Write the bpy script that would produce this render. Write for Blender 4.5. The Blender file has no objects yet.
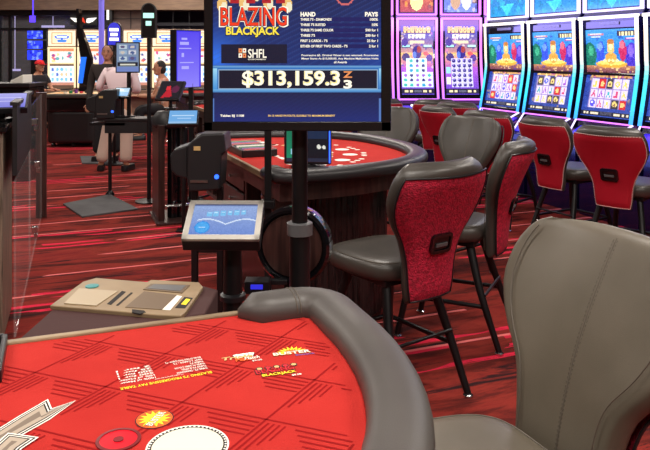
import bpy, bmesh, math, random
import numpy as np
from mathutils import Vector, Matrix, noise as mnoise
R = math.radians
PI = math.pi
random.seed(7)
sc = bpy.context.scene
COL = sc.collection

# ------------------------------------------------------------------ camera
F = 720.0; HOR = 55.0; EYE = 1.61
cam_d = bpy.data.cameras.new('camera'); cam = bpy.data.objects.new('camera', cam_d); COL.objects.link(cam)
cam.location = (0, 0, EYE); cam.rotation_euler = (PI/2, 0, 0)
cam_d.sensor_width = 36; cam_d.lens = F/650*36; cam_d.shift_y = -(225-HOR)/650.0
cam_d.clip_start = .02; cam_d.clip_end = 80
sc.camera = cam

def G(px, py, h=0.0):
    "point at height h seen at pixel px,py"
    Y = F*(EYE-h)/(py-HOR)
    return Vector(((px-325)*Y/F, Y, h))
def D(px, py, Y):
    return Vector(((px-325)*Y/F, Y, EYE-(py-HOR)*Y/F))

# ------------------------------------------------------------------ materials
def lin(c):
    return tuple((x/12.92 if x <= .04045 else ((x+.055)/1.055)**2.4) for x in c[:3])
def hexc(r, g, b): return lin((r/255, g/255, b/255))
MATS = {}
def nmat(name):
    m = bpy.data.materials.new(name); m.use_nodes = True; MATS[name] = m
    nt = m.node_tree; b = nt.nodes['Principled BSDF']
    return m, nt, b
def mat(name, col, rough=.5, metal=0, emit=None, es=1, spec=.5, bump=None, var=None, coat=0, alpha=None, trans=0):
    m, nt, b = nmat(name); N = nt.nodes; L = nt.links
    b.inputs['Base Color'].default_value = (*col, 1)
    b.inputs['Roughness'].default_value = rough; b.inputs['Metallic'].default_value = metal
    b.inputs['Specular IOR Level'].default_value = spec
    b.inputs['Coat Weight'].default_value = coat
    if trans: b.inputs['Transmission Weight'].default_value = trans
    if alpha is not None: b.inputs['Alpha'].default_value = alpha
    if emit is not None:
        b.inputs['Emission Color'].default_value = (*emit, 1); b.inputs['Emission Strength'].default_value = es
    tc = None
    if bump or var:
        tc = N.new('ShaderNodeTexCoord')
    if bump:
        sc_, st, kind = bump
        if kind == 'voronoi':
            t = N.new('ShaderNodeTexVoronoi'); out = t.outputs['Distance']
        else:
            t = N.new('ShaderNodeTexNoise'); t.inputs['Detail'].default_value = 5; out = t.outputs['Fac']
        t.inputs['Scale'].default_value = sc_
        L.new(tc.outputs['Object'], t.inputs['Vector'])
        bp = N.new('ShaderNodeBump'); bp.inputs['Strength'].default_value = st; bp.inputs['Distance'].default_value = .004
        L.new(out, bp.inputs['Height']); L.new(bp.outputs['Normal'], b.inputs['Normal'])
    if var:
        sc_, c2, stretch = var
        mp = N.new('ShaderNodeMapping'); mp.inputs['Scale'].default_value = stretch
        t = N.new('ShaderNodeTexNoise'); t.inputs['Scale'].default_value = sc_; t.inputs['Detail'].default_value = 6
        L.new(tc.outputs['Object'], mp.inputs['Vector']); L.new(mp.outputs['Vector'], t.inputs['Vector'])
        rp = N.new('ShaderNodeValToRGB'); rp.color_ramp.elements[0].position = .35; rp.color_ramp.elements[1].position = .65
        rp.color_ramp.elements[0].color = (*col, 1); rp.color_ramp.elements[1].color = (*c2, 1)
        L.new(t.outputs['Fac'], rp.inputs['Fac']); L.new(rp.outputs['Color'], b.inputs['Base Color'])
    return m

LEATHER = mat('grey_leather', hexc(90, 83, 71), .38, spec=.5, bump=(420, .12, 'noise'), var=(6, hexc(98, 90, 78), (1, 1, 1)))
LEATHER_D = mat('dark_leather', hexc(60, 56, 52), .36, spec=.5, bump=(420, .12, 'noise'), var=(6, hexc(68, 63, 58), (1, 1, 1)))
RAIL = mat('rail_leather', hexc(72, 68, 65), .45, spec=.4, bump=(420, .12, 'noise'), var=(5, hexc(80, 76, 72), (1, 1, 1)))
RAIL_D = mat('rail_leather_black', hexc(40, 38, 40), .38, spec=.4, bump=(300, .12, 'noise'))
SEAM = mat('seam_thread', hexc(88, 80, 70), .6)
REDFAB = mat('crimson_weave', hexc(200, 24, 62), .8, bump=(130, .9, 'voronoi'), var=(60, hexc(140, 8, 38), (1, 1, 1)))
REDVIN = mat('red_vinyl', hexc(168, 14, 36), .5, bump=(150, .1, 'noise'))
STITCH = mat('pale_stitching', hexc(205, 170, 165), .6)
BLACKP = mat('black_plastic', hexc(26, 25, 28), .35)
BLACKG = mat('black_gloss', hexc(14, 14, 17), .12, coat=.5)
BLACKM = mat('black_metal', hexc(24, 23, 25), .38, metal=.3)
GREYP = mat('grey_plastic', hexc(90, 90, 92), .4)
DARKP = mat('charcoal_shell', hexc(26, 25, 28), .45, bump=(200, .15, 'noise'))
CHROME = mat('chrome', hexc(210, 210, 210), .18, metal=1)
STEEL = mat('brushed_steel', hexc(160, 156, 150), .35, metal=1)
SILVER = mat('silver_bezel', hexc(190, 186, 178), .4, metal=.4)
FELT = mat('red_felt', hexc(178, 43, 37), .9, spec=.15, bump=(500, .25, 'noise'), var=(9, hexc(171, 39, 34), (1, 1, 1)))
FELT_L = mat('felt_print_dark_red', hexc(138, 20, 22), .9, spec=.1)
P_WHITE = mat('print_white', hexc(240, 236, 225), .8)
P_CREAM = mat('print_cream', hexc(222, 219, 194), .8)
P_YELLOW = mat('print_yellow', hexc(250, 220, 40), .8)
P_ORANGE = mat('print_orange', hexc(240, 90, 20), .8)
P_BLACK = mat('print_black', hexc(28, 22, 20), .8)
P_GREY = mat('print_grey', hexc(120, 105, 92), .8)
P_SILVER = mat('print_silver', hexc(170, 155, 138), .8)
P_RED = mat('print_red', hexc(200, 10, 35), .7)
P_BLUE = mat('print_blue', hexc(90, 90, 170), .8)
P_TAN = mat('print_tan', hexc(205, 170, 110), .8)
TRIM = mat('light_edge_trim', hexc(150, 128, 98), .4, metal=.1, var=(30, hexc(110, 90, 66), (.2, 1, 1)))
WOOD = mat('dark_walnut', hexc(40, 25, 24), .3, var=(8, hexc(68, 44, 40), (6, 6, .5)))
WOODG = mat('streaked_grey_oak', hexc(78, 66, 56), .5, var=(14, hexc(142, 124, 106), (5, 5, .25)))
FLUTE = mat('fluted_dark_wood', hexc(22, 17, 18), .25, var=(16, hexc(52, 38, 38), (3, 3, .3)))
BROWN = mat('brown_housing', hexc(56, 24, 22), .85, bump=(80, .1, 'noise'))
BEIGE = mat('beige_deck_plate', hexc(146, 124, 94), .45, var=(7, hexc(130, 108, 80), (1, 1, 1)))
BEIGE_L = mat('pale_panel', hexc(162, 144, 116), .4)
TAUPE = mat('taupe_recess', hexc(100, 80, 58), .45)
TEAL = mat('teal_button', hexc(50, 130, 130), .4)
SKIN = mat('skin', hexc(196, 140, 112), .55, spec=.3)
HAIR = mat('dark_hair', hexc(26, 20, 18), .6)
SH_DARK = mat('dark_shirt', hexc(52, 46, 44), .85)
SH_PINK = mat('pink_white_shirt', hexc(240, 218, 222), .85, bump=(30, .3, 'noise'))
TROU = mat('cream_trousers', hexc(205, 180, 165), .85, bump=(25, .3, 'noise'))
TROU_D = mat('black_trousers', hexc(26, 24, 28), .85)
SH_BLACK = mat('black_tee', hexc(30, 28, 36), .85)
CAP = mat('red_cap_cloth', hexc(215, 20, 30), .8)
SH_FLOR = mat('patterned_shirt', hexc(225, 120, 80), .8, var=(18, hexc(235, 215, 200), (1, 1, 1)))
EYE_W = mat('eye_dark', hexc(20, 16, 16), .3)
LIPS = mat('lips', hexc(160, 80, 74), .5)
GLASS = mat('clear_glass', (1, 1, 1), .02, spec=.5, alpha=.08)
RUBBER = mat('rubber_mat', hexc(66, 64, 66), .75, bump=(60, .5, 'noise'), var=(5, hexc(80, 78, 80), (1, 1, 1)))
CHIP_C = [mat('chip_'+n, hexc(*c), .4) for n, c in (('white', (225, 220, 210)), ('red', (200, 30, 40)), ('green', (30, 120, 70)), ('black', (30, 30, 34)), ('purple', (110, 50, 140)))]
def emi(name, rgb, s): return mat(name, (0, 0, 0), .4, emit=hexc(*rgb), es=s)
E_BLUE = emi('led_blue', (40, 90, 255), 3)
E_VIOLET = emi('violet_glow', (90, 60, 255), 1.6)
E_PINK = emi('pink_led', (225, 120, 255), 1.9)
E_WHITE = emi('white_light', (255, 250, 240), 1.6)
E_TWHITE = emi('lit_text_white', (255, 246, 225), 1.1)
E_TYEL = emi('lit_text_yellow', (252, 226, 70), 1.05)
E_TRED = emi('lit_text_red', (240, 56, 22), 1.0)
E_TDKRED = emi('lit_text_crimson', (190, 30, 30), .9)
E_TGOLD = emi('lit_text_gold', (250, 205, 110), 1.1)
E_TORG = emi('lit_text_orange', (240, 150, 90), 1.0)
E_TBLK = mat('screen_black', hexc(14, 14, 30), .4)
E_CYAN = emi('cyan_text', (120, 200, 255), 1.3)
E_CEIL = emi('ceiling_panel_light', (255, 240, 220), 4)
E_LAMPB = emi('pale_violet_tube', (190, 180, 240), .9)
E_DECK = emi('deck_blue_glow', (50, 50, 220), .9)

def screen_mat(name, strength, rough=.25):
    m, nt, b = nmat(name); N = nt.nodes; L = nt.links
    b.inputs['Base Color'].default_value = (.01, .01, .012, 1); b.inputs['Roughness'].default_value = rough
    a = N.new('ShaderNodeAttribute'); a.attribute_name = 'Col'
    L.new(a.outputs['Color'], b.inputs['Emission Color']); b.inputs['Emission Strength'].default_value = strength
    return m
SCREEN = screen_mat('lit_screen', 1.4)
SCREEN_DIM = screen_mat('lit_screen_soft', .95)

# ------------------------------------------------------------------ mesh builder
class MB:
    def __init__(s): s.v = []; s.f = []; s.m = []
    def add(s, vs, fs, mi=0, M=None):
        o = len(s.v)
        for p in vs:
            p = Vector(p)
            s.v.append(tuple(M @ p) if M is not None else tuple(p))
        for f in fs: s.f.append([o+i for i in f]); s.m.append(mi)
        return s
    def box(s, c, sz, mi=0, rz=0, rx=0, ry=0, M=None):
        a, b, d = sz[0]/2, sz[1]/2, sz[2]/2
        vs = [(x*a, y*b, z*d) for z in (-1, 1) for y in (-1, 1) for x in (-1, 1)]
        fs = [(0, 2, 3, 1), (4, 5, 7, 6), (0, 1, 5, 4), (2, 6, 7, 3), (0, 4, 6, 2), (1, 3, 7, 5)]
        T = Matrix.Translation(Vector(c)) @ Matrix.Rotation(rz, 4, 'Z') @ Matrix.Rotation(ry, 4, 'Y') @ Matrix.Rotation(rx, 4, 'X')
        if M is not None: T = M @ T
        return s.add(vs, fs, mi, T)
    def prism(s, pts, z0, z1, mi=0, M=None, side=None):
        n = len(pts)
        ar = sum(pts[i][0]*pts[(i+1) % n][1]-pts[(i+1) % n][0]*pts[i][1] for i in range(n))
        if ar < 0: pts = pts[::-1]
        vs = [(p[0], p[1], z0) for p in pts]+[(p[0], p[1], z1) for p in pts]
        o = len(s.v); s.add(vs, [], mi, M)
        s.f.append([o+i for i in range(n-1, -1, -1)]); s.m.append(mi)
        s.f.append([o+n+i for i in range(n)]); s.m.append(mi)
        for i in range(n):
            j = (i+1) % n
            s.f.append([o+i, o+j, o+n+j, o+n+i]); s.m.append(mi if side is None else side)
        return s
    def loft(s, rings, mi=0, cap=True, closed=True, M=None):
        n = len(rings[0]); o = len(s.v)
        for r in rings: s.add(r, [], mi, M)
        for k in range(len(rings)-1):
            for i in range(n if closed else n-1):
                j = (i+1) % n
                s.f.append([o+k*n+i, o+k*n+j, o+(k+1)*n+j, o+(k+1)*n+i]); s.m.append(mi)
        if cap and closed:
            s.f.append([o+i for i in range(n-1, -1, -1)]); s.m.append(mi)
            s.f.append([o+(len(rings)-1)*n+i for i in range(n)]); s.m.append(mi)
        return s
    def lathe(s, prof, c=(0, 0, 0), n=24, mi=0, M=None):
        rings = [[(c[0]+r*math.cos(2*PI*i/n), c[1]+r*math.sin(2*PI*i/n), c[2]+z) for i in range(n)] for r, z in prof]
        return s.loft(rings, mi, M=M)
    def tube(s, pts, r, n=8, mi=0, M=None, closed=False):
        pts = [Vector(p) for p in pts]; rings = []; K = len(pts)
        rr = r if isinstance(r, (list, tuple)) else [r]*K
        up = None
        for k, p in enumerate(pts):
            if closed: t = pts[(k+1) % K]-pts[k-1]
            else: t = pts[min(k+1, K-1)]-pts[max(k-1, 0)]
            if t.length < 1e-9: t = Vector((0, 0, 1))
            t.normalize()
            if up is None:
                up = Vector((0, 0, 1)) if abs(t.z) < .9 else Vector((0, 1, 0))
            a = t.cross(up)
            if a.length < 1e-6: a = t.cross(Vector((1, 0, 0)))
            a.normalize(); up = a.cross(t).normalized()
            rings.append([tuple(p+(a*math.cos(2*PI*i/n)+up*math.sin(2*PI*i/n))*rr[k]) for i in range(n)])
        if closed: rings.append(rings[0]); return s.loft(rings, mi, cap=False, M=M)
        return s.loft(rings, mi, M=M)
    def sweep(s, pts, hw, hh, n=20, ex=2.4, mi=0, zc=0, taper=0):
        "closed-section sweep in the horizontal plane, superelliptic section; taper rounds both ends"
        K = len(pts); rings = []
        L = [0]
        for k in range(1, K): L.append(L[-1]+math.dist(pts[k], pts[k-1]))
        for k, p in enumerate(pts):
            a = pts[max(k-1, 0)]; b = pts[min(k+1, K-1)]
            t = Vector((b[0]-a[0], b[1]-a[1])).normalized(); nn = Vector((-t.y, t.x))
            e = min(L[k], L[-1]-L[k]); q = 1
            if taper and e < taper: q = max(.12, math.sqrt(max(0, 1-(1-e/taper)**2)))
            ring = []
            for i in range(n):
                c, d = math.cos(2*PI*i/n), math.sin(2*PI*i/n)
                x = math.copysign(abs(c)**(2/ex), c)*hw*q; z = math.copysign(abs(d)**(2/ex), d)*hh*(q**.6)
                ring.append((p[0]+nn.x*x, p[1]+nn.y*x, zc+z))
            rings.append(ring)
        return s.loft(rings, mi)
    def build(s, name, mats, parent=None, smooth=None, bevel=0, loc=None, rz=0, seg=2, fixn=True):
        if not isinstance(mats, (list, tuple)): mats = [mats]
        me = bpy.data.meshes.new(name); me.from_pydata(s.v, [], s.f); me.update()
        if fixn and len(s.f) < 60000:
            bm = bmesh.new(); bm.from_mesh(me); bmesh.ops.recalc_face_normals(bm, faces=bm.faces); bm.to_mesh(me); bm.free()
        for m in mats: me.materials.append(m)
        me.polygons.foreach_set('material_index', s.m)
        if smooth is not None:
            me.shade_smooth(); me.set_sharp_from_angle(angle=R(smooth))
        o = bpy.data.objects.new(name, me); COL.objects.link(o)
        if parent is not None: o.parent = parent
        if loc is not None: o.location = loc
        o.rotation_euler.z = rz
        if bevel:
            b = o.modifiers.new('bevel', 'BEVEL'); b.width = bevel; b.segments = seg; b.limit_method = 'ANGLE'; b.angle_limit = R(40)
            b.harden_normals = False
        return o

def tag(o, label=None, cat=None, group=None, kind=None):
    if label: o['label'] = label
    if cat: o['category'] = cat
    if group: o['group'] = group
    if kind: o['kind'] = kind
    return o
def empty(name, loc=(0, 0, 0), rz=0, label=None, cat=None, group=None):
    o = bpy.data.objects.new(name, None); COL.objects.link(o); o.empty_display_size = .1
    o.location = loc; o.rotation_euler.z = rz
    return tag(o, label, cat, group)
def copy_tree(o, parent=None):
    c = o.copy(); COL.objects.link(c); c.parent = parent
    for ch in [x for x in ALLCH.get(o.name, [])]: copy_tree_child(ch, c)
    return c
ALLCH = {}
def index_children(o):
    ALLCH[o.name] = [x for x in COL.objects if x.parent == o]
    for x in ALLCH[o.name]: index_children(x)
def copy_tree_child(ch, p):
    d = ch.copy(); COL.objects.link(d); d.parent = p
    for g in ALLCH.get(ch.name, []): copy_tree_child(g, d)
def struct(name, mb, m, **k):
    o = mb.build(name, m, **k); o['kind'] = 'structure'; return o

# text -> polygons, fitted in a w x h box with its lower-left corner at the origin
TCACHE = {}
def glyphs(body, bold=.02, shear=0):
    key = (body, bold, shear)
    if key in TCACHE: return TCACHE[key]
    cu = bpy.data.curves.new('t', 'FONT'); cu.body = body; cu.size = 1; cu.offset = bold; cu.shear = shear; cu.resolution_u = 3
    o = bpy.data.objects.new('t', cu); COL.objects.link(o)
    dg = bpy.context.evaluated_depsgraph_get(); me = bpy.data.meshes.new_from_object(o.evaluated_get(dg))
    vs = [tuple(v.co) for v in me.vertices]; fs = [list(p.vertices) for p in me.polygons]
    bpy.data.objects.remove(o); bpy.data.curves.remove(cu); bpy.data.meshes.remove(me)
    xs = [v[0] for v in vs]; ys = [v[1] for v in vs]
    x0, x1, y0, y1 = min(xs), max(xs), min(ys), max(ys)
    vs = [((v[0]-x0)/(x1-x0), (v[1]-y0)/(y1-y0)) for v in vs]
    TCACHE[key] = (vs, fs); return vs, fs
def text(mb, body, M, w, h, mi=0, bold=.02, shear=0, ycut=None):
    vs, fs = glyphs(body, bold, shear)
    if ycut:
        lo, hi = ycut; fs = [f for f in fs if all(lo <= vs[i][1] <= hi for i in f)]
    mb.add([(x*w, y*h, 0) for x, y in vs], fs, mi, M)

# ------------------------------------------------------------------ raster art -> coloured mesh screens
class Canvas:
    def __init__(s, w, h, bg): s.w, s.h = w, h; s.a = np.zeros((h, w, 3)); s.a[:] = np.array(bg)/255.; s.Y, s.X = np.mgrid[0:h, 0:w]; s.U = (s.X+.5)/w; s.V = (s.Y+.5)/h
    def put(s, m, c, al=1):
        c = np.array(c)/255.
        s.a[m] = s.a[m]*(1-al)+c*al; return s
    def rect(s, x0, y0, x1, y1, c, al=1): return s.put((s.U >= x0) & (s.U < x1) & (s.V >= y0) & (s.V < y1), c, al)
    def ell(s, cx, cy, rx, ry, c, al=1): return s.put(((s.U-cx)/rx)**2+((s.V-cy)/ry)**2 <= 1, c, al)
    def grad(s, x0, y0, x1, y1, c0, c1, horiz=False):
        m = (s.U >= x0) & (s.U < x1) & (s.V >= y0) & (s.V < y1)
        t = ((s.U-x0)/(x1-x0) if horiz else (s.V-y0)/(y1-y0))[m][:, None]
        s.a[m] = (np.array(c0)*(1-t)+np.array(c1)*t)/255.; return s
    def tri(s, p, c, al=1):
        m = np.ones((s.h, s.w), bool); a = sum((p[i][0]*p[(i+1) % 3][1]-p[(i+1) % 3][0]*p[i][1]) for i in range(3))
        for i in range(3):
            (x0, y0), (x1, y1) = p[i], p[(i+1) % 3]
            m &= (((x1-x0)*(s.V-y0)-(y1-y0)*(s.U-x0))*a) >= 0
        return s.put(m, c, al)
    def noise(s, amp, rnd, x0=0, y0=0, x1=1, y1=1, tint=(1, 1, 1)):
        m = (s.U >= x0) & (s.U < x1) & (s.V >= y0) & (s.V < y1)
        n = rnd.normal(0, amp, (s.h, s.w))[m][:, None]*np.array(tint)
        s.a[m] = np.clip(s.a[m]+n, 0, 1); return s
    def blobs(s, rnd, n, x0, y0, x1, y1, r, cols, al=.9):
        for _ in range(n):
            s.ell(rnd.uniform(x0, x1), rnd.uniform(y0, y1), rnd.uniform(.4, 1)*r, rnd.uniform(.4, 1)*r*s.w/s.h, cols[rnd.integers(len(cols))], al)
        return s
def screen(name, cv, fn, mats, parent=None, label=None):
    "fn(u,v) -> local point, u right, v down as seen by a viewer"
    w, h = cv.w, cv.h
    vs = [tuple(fn(i/w, j/h)) for j in range(h+1) for i in range(w+1)]
    fs = [((j+1)*(w+1)+i, (j+1)*(w+1)+i+1, j*(w+1)+i+1, j*(w+1)+i) for j in range(h) for i in range(w)]
    me = bpy.data.meshes.new(name); me.from_pydata(vs, [], fs); me.update()
    ca = me.color_attributes.new('Col', 'FLOAT_COLOR', 'CORNER')
    c = cv.a.reshape(-1, 3); c = np.where(c <= .04045, c/12.92, ((c+.055)/1.055)**2.4)
    c = np.concatenate([c, np.ones((len(c), 1))], 1); c = np.repeat(c, 4, 0)
    ca.data.foreach_set('color', c.astype(np.float32).ravel())
    me.materials.append(mats)
    o = bpy.data.objects.new(name, me); COL.objects.link(o)
    if parent is not None: o.parent = parent
    if label: o['label'] = label
    return o

def spline(pts, n=8):
    "Catmull-Rom through points"
    pts = [Vector(p) for p in pts]; P = [pts[0]*2-pts[1]]+pts+[pts[-1]*2-pts[-2]]; out = []
    for i in range(1, len(P)-2):
        for k in range(n):
            t = k/n; a, b, c, d = P[i-1], P[i], P[i+1], P[i+2]
            out.append(.5*((2*b)+(c-a)*t+(2*a-5*b+4*c-d)*t*t+(3*b-a-3*c+d)*t**3))
    out.append(pts[-1]); return out
def interp(tab, t):
    for (a, x), (b, y) in zip(tab, tab[1:]):
        if t <= b:
            q = (t-a)/(b-a); q = q*q*(3-2*q) if False else q
            return x+(y-x)*q
    return tab[-1][1]
def smooth_interp(tab, t):
    pts = spline([(a, b, 0) for a, b in tab], 10)
    for p, q in zip(pts, pts[1:]):
        if t <= q.x: return p.y+(q.y-p.y)*((t-p.x)/max(q.x-p.x, 1e-6))
    return pts[-1].y
def rrect(w, h, r, n=4, cx=0, cy=0):
    out = []
    for qx, qy, a0 in ((1, 1, 0), (-1, 1, 90), (-1, -1, 180), (1, -1, 270)):
        for k in range(n+1):
            a = R(a0+90*k/n); out.append((cx+qx*(w/2-r)+r*math.cos(a), cy+qy*(h/2-r)+r*math.sin(a)))
    return out

# ================================================================== CHAIR
def make_chair(name, label, cat, leather, back_m, group=None, stitched=False, rec=.18, ws=.90, Z1=1.145):
    root = empty(name, (0, 0, 0), 0, label, cat, group)
    Z0 = .49; T = .10
    HW = [(0, .135), (.12, .148), (.3, .158), (.45, .19), (.58, .255), (.7, .295), (.8, .300), (.88, .291), (.94, .272), (.98, .243), (1, .205)]
    HW = [(a, .135+(b-.135)*ws if b > .16 else b*(.5+.5*ws)) for a, b in HW]
    def hw(t): return smooth_interp(HW, t)
    HWT = [hw(i/60) for i in range(61)]
    def hwf(t):
        x = max(0, min(1, t))*60; i = min(59, int(x)); return HWT[i]+(HWT[i+1]-HWT[i])*(x-i)
    def C(s, t):
        w = hwf(t); g = .2+.8*min(1, max(0, t))**1.2
        x = s*w; y = -.262-rec*t+.045*math.sin(t*PI)+.095*g*abs(s)**2.3
        z = Z0+(Z1-Z0)*t+(.018*s*s-.012)*max(0, t-.55)/.45
        z -= .022*abs(s)**3*max(0, (t-.7)/.3)
        return Vector((x, y, z))
    def Nrm(s, t):
        a = C(s+.02, t)-C(s-.02, t); a.z = 0; b = C(0, min(1, t+.02))-C(0, max(0, t-.02)); n = a.cross(b); n.normalize(); return -n if n.y < 0 else n   # faces forward
    def thick(s, t):
        e = min(t/.04, (1-t)/.07); e = max(0, min(1, e)); q = math.sqrt(max(0, 1-(1-e)**2))
        return T*(.3+.7*q)*(1.0-.25*(1-t))
    mb = MB(); rings = []; n = 40
    ts = [0, .01, .03, .06]+[.06+.88*k/18 for k in range(1, 18)]+[.94, .955, .97, .98, .988, .995, 1.0]
    for t in ts:
        ring = []
        for i in range(n):
            a = 2*PI*i/n; c, d = math.cos(a), math.sin(a)
            s = math.copysign(abs(c)**.55, c); q = math.copysign(abs(d)**.55, d)
            p = C(s*.97, t)+Nrm(s*.97, t)*(thick(s, t)/2*q)
            if t > .95: p.z += .012*(1-abs(q))*(t-.95)/.05
            ring.append(tuple(p))
        rings.append(ring)
    mb.loft(rings)
    mb.build('backrest', leather, root, smooth=50)
    # rear panel
    def B(s, t, off): return C(s, t)-Nrm(s, t)*(thick(s, t)/2+off)
    mp = MB(); S = 14; rows = []
    for k in range(25):
        t = .025+.925*k/24; row = []
        for i in range(S+1):
            s = -0.9+1.8*i/S; edge = min(1, min(k, 24-k)/1.5, min(i, S-i)/1.0)
            row.append(tuple(B(s, t, .002+.009*math.sqrt(edge))))
        rows.append(row)
    mp.loft(rows, closed=False, cap=False); bpnl = mp.build('rear_panel', back_m, root, smooth=60)
    for p in bpnl.data.polygons: pass
    # piping / stitching around it
    loop = [B(-.9+1.8*i/S, .95, .004) for i in range(S+1)]+[B(.9, .95-.925*k/24, .004) for k in range(1, 25)]
    loop += [B(.9-1.8*i/S, .025, .004) for i in range(1, S+1)]+[B(-.9, .025+.925*k/24, .004) for k in range(1, 24)]
    pp = MB()
    if stitched:
        lp = loop+[loop[0]]
        for k in range(len(lp)-1):
            for h in range(2):
                a = lp[k].lerp(lp[k+1], h*.5+.05); b = lp[k].lerp(lp[k+1], h*.5+.4); pp.tube([a, b], .0032, 5)
        pp.build('stitching', STITCH, bpnl)
    else:
        pp.tube(loop, .0045, 6, closed=True); pp.build('piping', BLACKP, bpnl, smooth=60)
    # handle
    hb = MB(); tc_ = .44; nrm = -Nrm(0, tc_); ctr = B(0, tc_, .017)
    zz = (C(0, tc_+.05)-C(0, tc_-.05)).normalized(); xx = zz.cross(nrm).normalized()
    M = Matrix((( xx.x, zz.x, nrm.x, ctr.x), (xx.y, zz.y, nrm.y, ctr.y), (xx.z, zz.z, nrm.z, ctr.z), (0, 0, 0, 1)))
    outer = rrect(.128, .095, .02); inner = rrect(.1, .062, .012)
    hb.loft([[(x, y, -.012) for x, y in outer], [(x, y, .006) for x, y in outer], [(x, y, .008) for x, y in rrect(.118, .085, .018)], [(x, y, .007) for x, y in inner], [(x, y, .001) for x, y in inner]], M=M)
    hb.box((0, -.006, .003), (.07, .014, .008), 1, M=M)
    hb.build('pull_handle', [BLACKG, GREYP], root, smooth=35)
    # centre seam on the front
    sm = MB(); f = lambda s, t: C(s, t)+Nrm(s, t)*(thick(s, t)/2+.0005)
    tt = [.05+.9*k/60 for k in range(61)]
    sm.tube([f(0, t)-Vector((0, .0012, 0)) for t in tt], .0022, 5)
    for dx in (-.022, .022):
        for a, b in zip(tt, tt[1:]):
            sm.tube([f(dx, a), f(dx, a+(b-a)*.55)], .0013, 4)
    sm.build('seam', SEAM, root)
    # boundary seam following the outline on the front face
    bs = MB()
    for sg in (-1, 1):
        bs.tube([f(sg*.84, .04+.9*k/40) for k in range(41)], .002, 5)
    bs.build('edge_seam', SEAM, root)
    # seat
    st = MB(); rings = []
    W2, D2 = .24, .24; zb, zt = .575, .665
    def ringat(z, sx, n=44):
        out = []
        for i in range(n):
            a = 2*PI*i/n; c, d = math.cos(a), math.sin(a)
            x = math.copysign(abs(c)**.5, c)*W2*sx; y = math.copysign(abs(d)**.5, d)*D2*sx
            x *= (1+.10*(y/D2)) if y < 0 else 1
            out.append((x, y+.02, z))
        return out
    for z, sx in ((zb, .90), (zb+.008, .955), (zb+.03, .99), (zb+.05, 1), (zb+.066, .985), (zb+.08, .95), (zb+.089, .88), (zb+.094, .75), (zb+.096, .5), (zb+.096, .2)):
        rings.append(ringat(z, sx))
    st.loft(rings); seat = st.build('seat', leather, root, smooth=60)
    ss = MB(); ss.tube(ringat(zb+.0845, .925), .0022, 5, closed=True); ss.build('seat_seam', SEAM, seat)
    # under-plate, legs, footrest
    up = MB(); up.box((0, .0, .562), (.34, .34, .03)); up.box((0, -.205, .59), (.2, .1, .035)); up.build('seat_frame', BLACKM, root, bevel=.004)
    feet = []
    for sx in (-1, 1):
        for sy in (-1, 1):
            a = Vector((sx*.135, sy*.14, .55)); b = Vector((sx*.185, sy*.215 if sy < 0 else sy*.20, .30)); c = Vector((sx*.215, sy*(.32 if sy < 0 else .26), .012))
            lg = MB(); pts = spline([a, b, c], 5); lg.tube(pts, [.025-.009*k/len(pts) for k in range(len(pts))], 8)
            l = lg.build('leg', BLACKM, root, smooth=50)
            ft = MB(); ft.lathe([(.017, .016), (.024, .010), (.024, 0)], (c.x, c.y, 0), 12); ft.build('foot_glide', CHROME, l, smooth=40)
            feet.append((a, b, c))
    fr = MB(); z = .235
    def at(sx, sy): return Vector((sx*.192, sy*(.235 if sy < 0 else .217), z))
    fr.tube([at(-1, -1), at(-1, 1), at(1, 1), at(1, -1)], .0125, 8, closed=False)
    fr.tube([at(-1, -1)+Vector((0, 0, .06)), at(1, -1)+Vector((0, 0, .06))], .0085, 8)
    fr.build('footrest', BLACKM, root, smooth=60)
    return root

def place(proto, x, y, face, label, group=None, first=[True]):
    c = copy_tree(proto)
    c.location = (x, y, 0); c.rotation_euler.z = math.atan2(-face[0], face[1]); c['label'] = label
    if group: c['group'] = group
    return c

# ================================================================== BLACKJACK TABLE
def outline(a, d, inset, v0, n=40, ex=2.35):
    "player-side outline from (+a) round to (-a); local y points to the dealer"
    out = []; vc = .18*d/1.15; b = d-vc
    out.append((a-inset, -v0))
    for k in range(n+1):
        t = PI*k/n; c, s_ = math.cos(t), math.sin(t)
        x = math.copysign(abs(c)**(2/ex), c)*(a-inset); y = vc+abs(s_)**(2/ex)*(b-inset)
        out.append((x, -y))
    out.append((-(a-inset), -v0))
    return out

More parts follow.
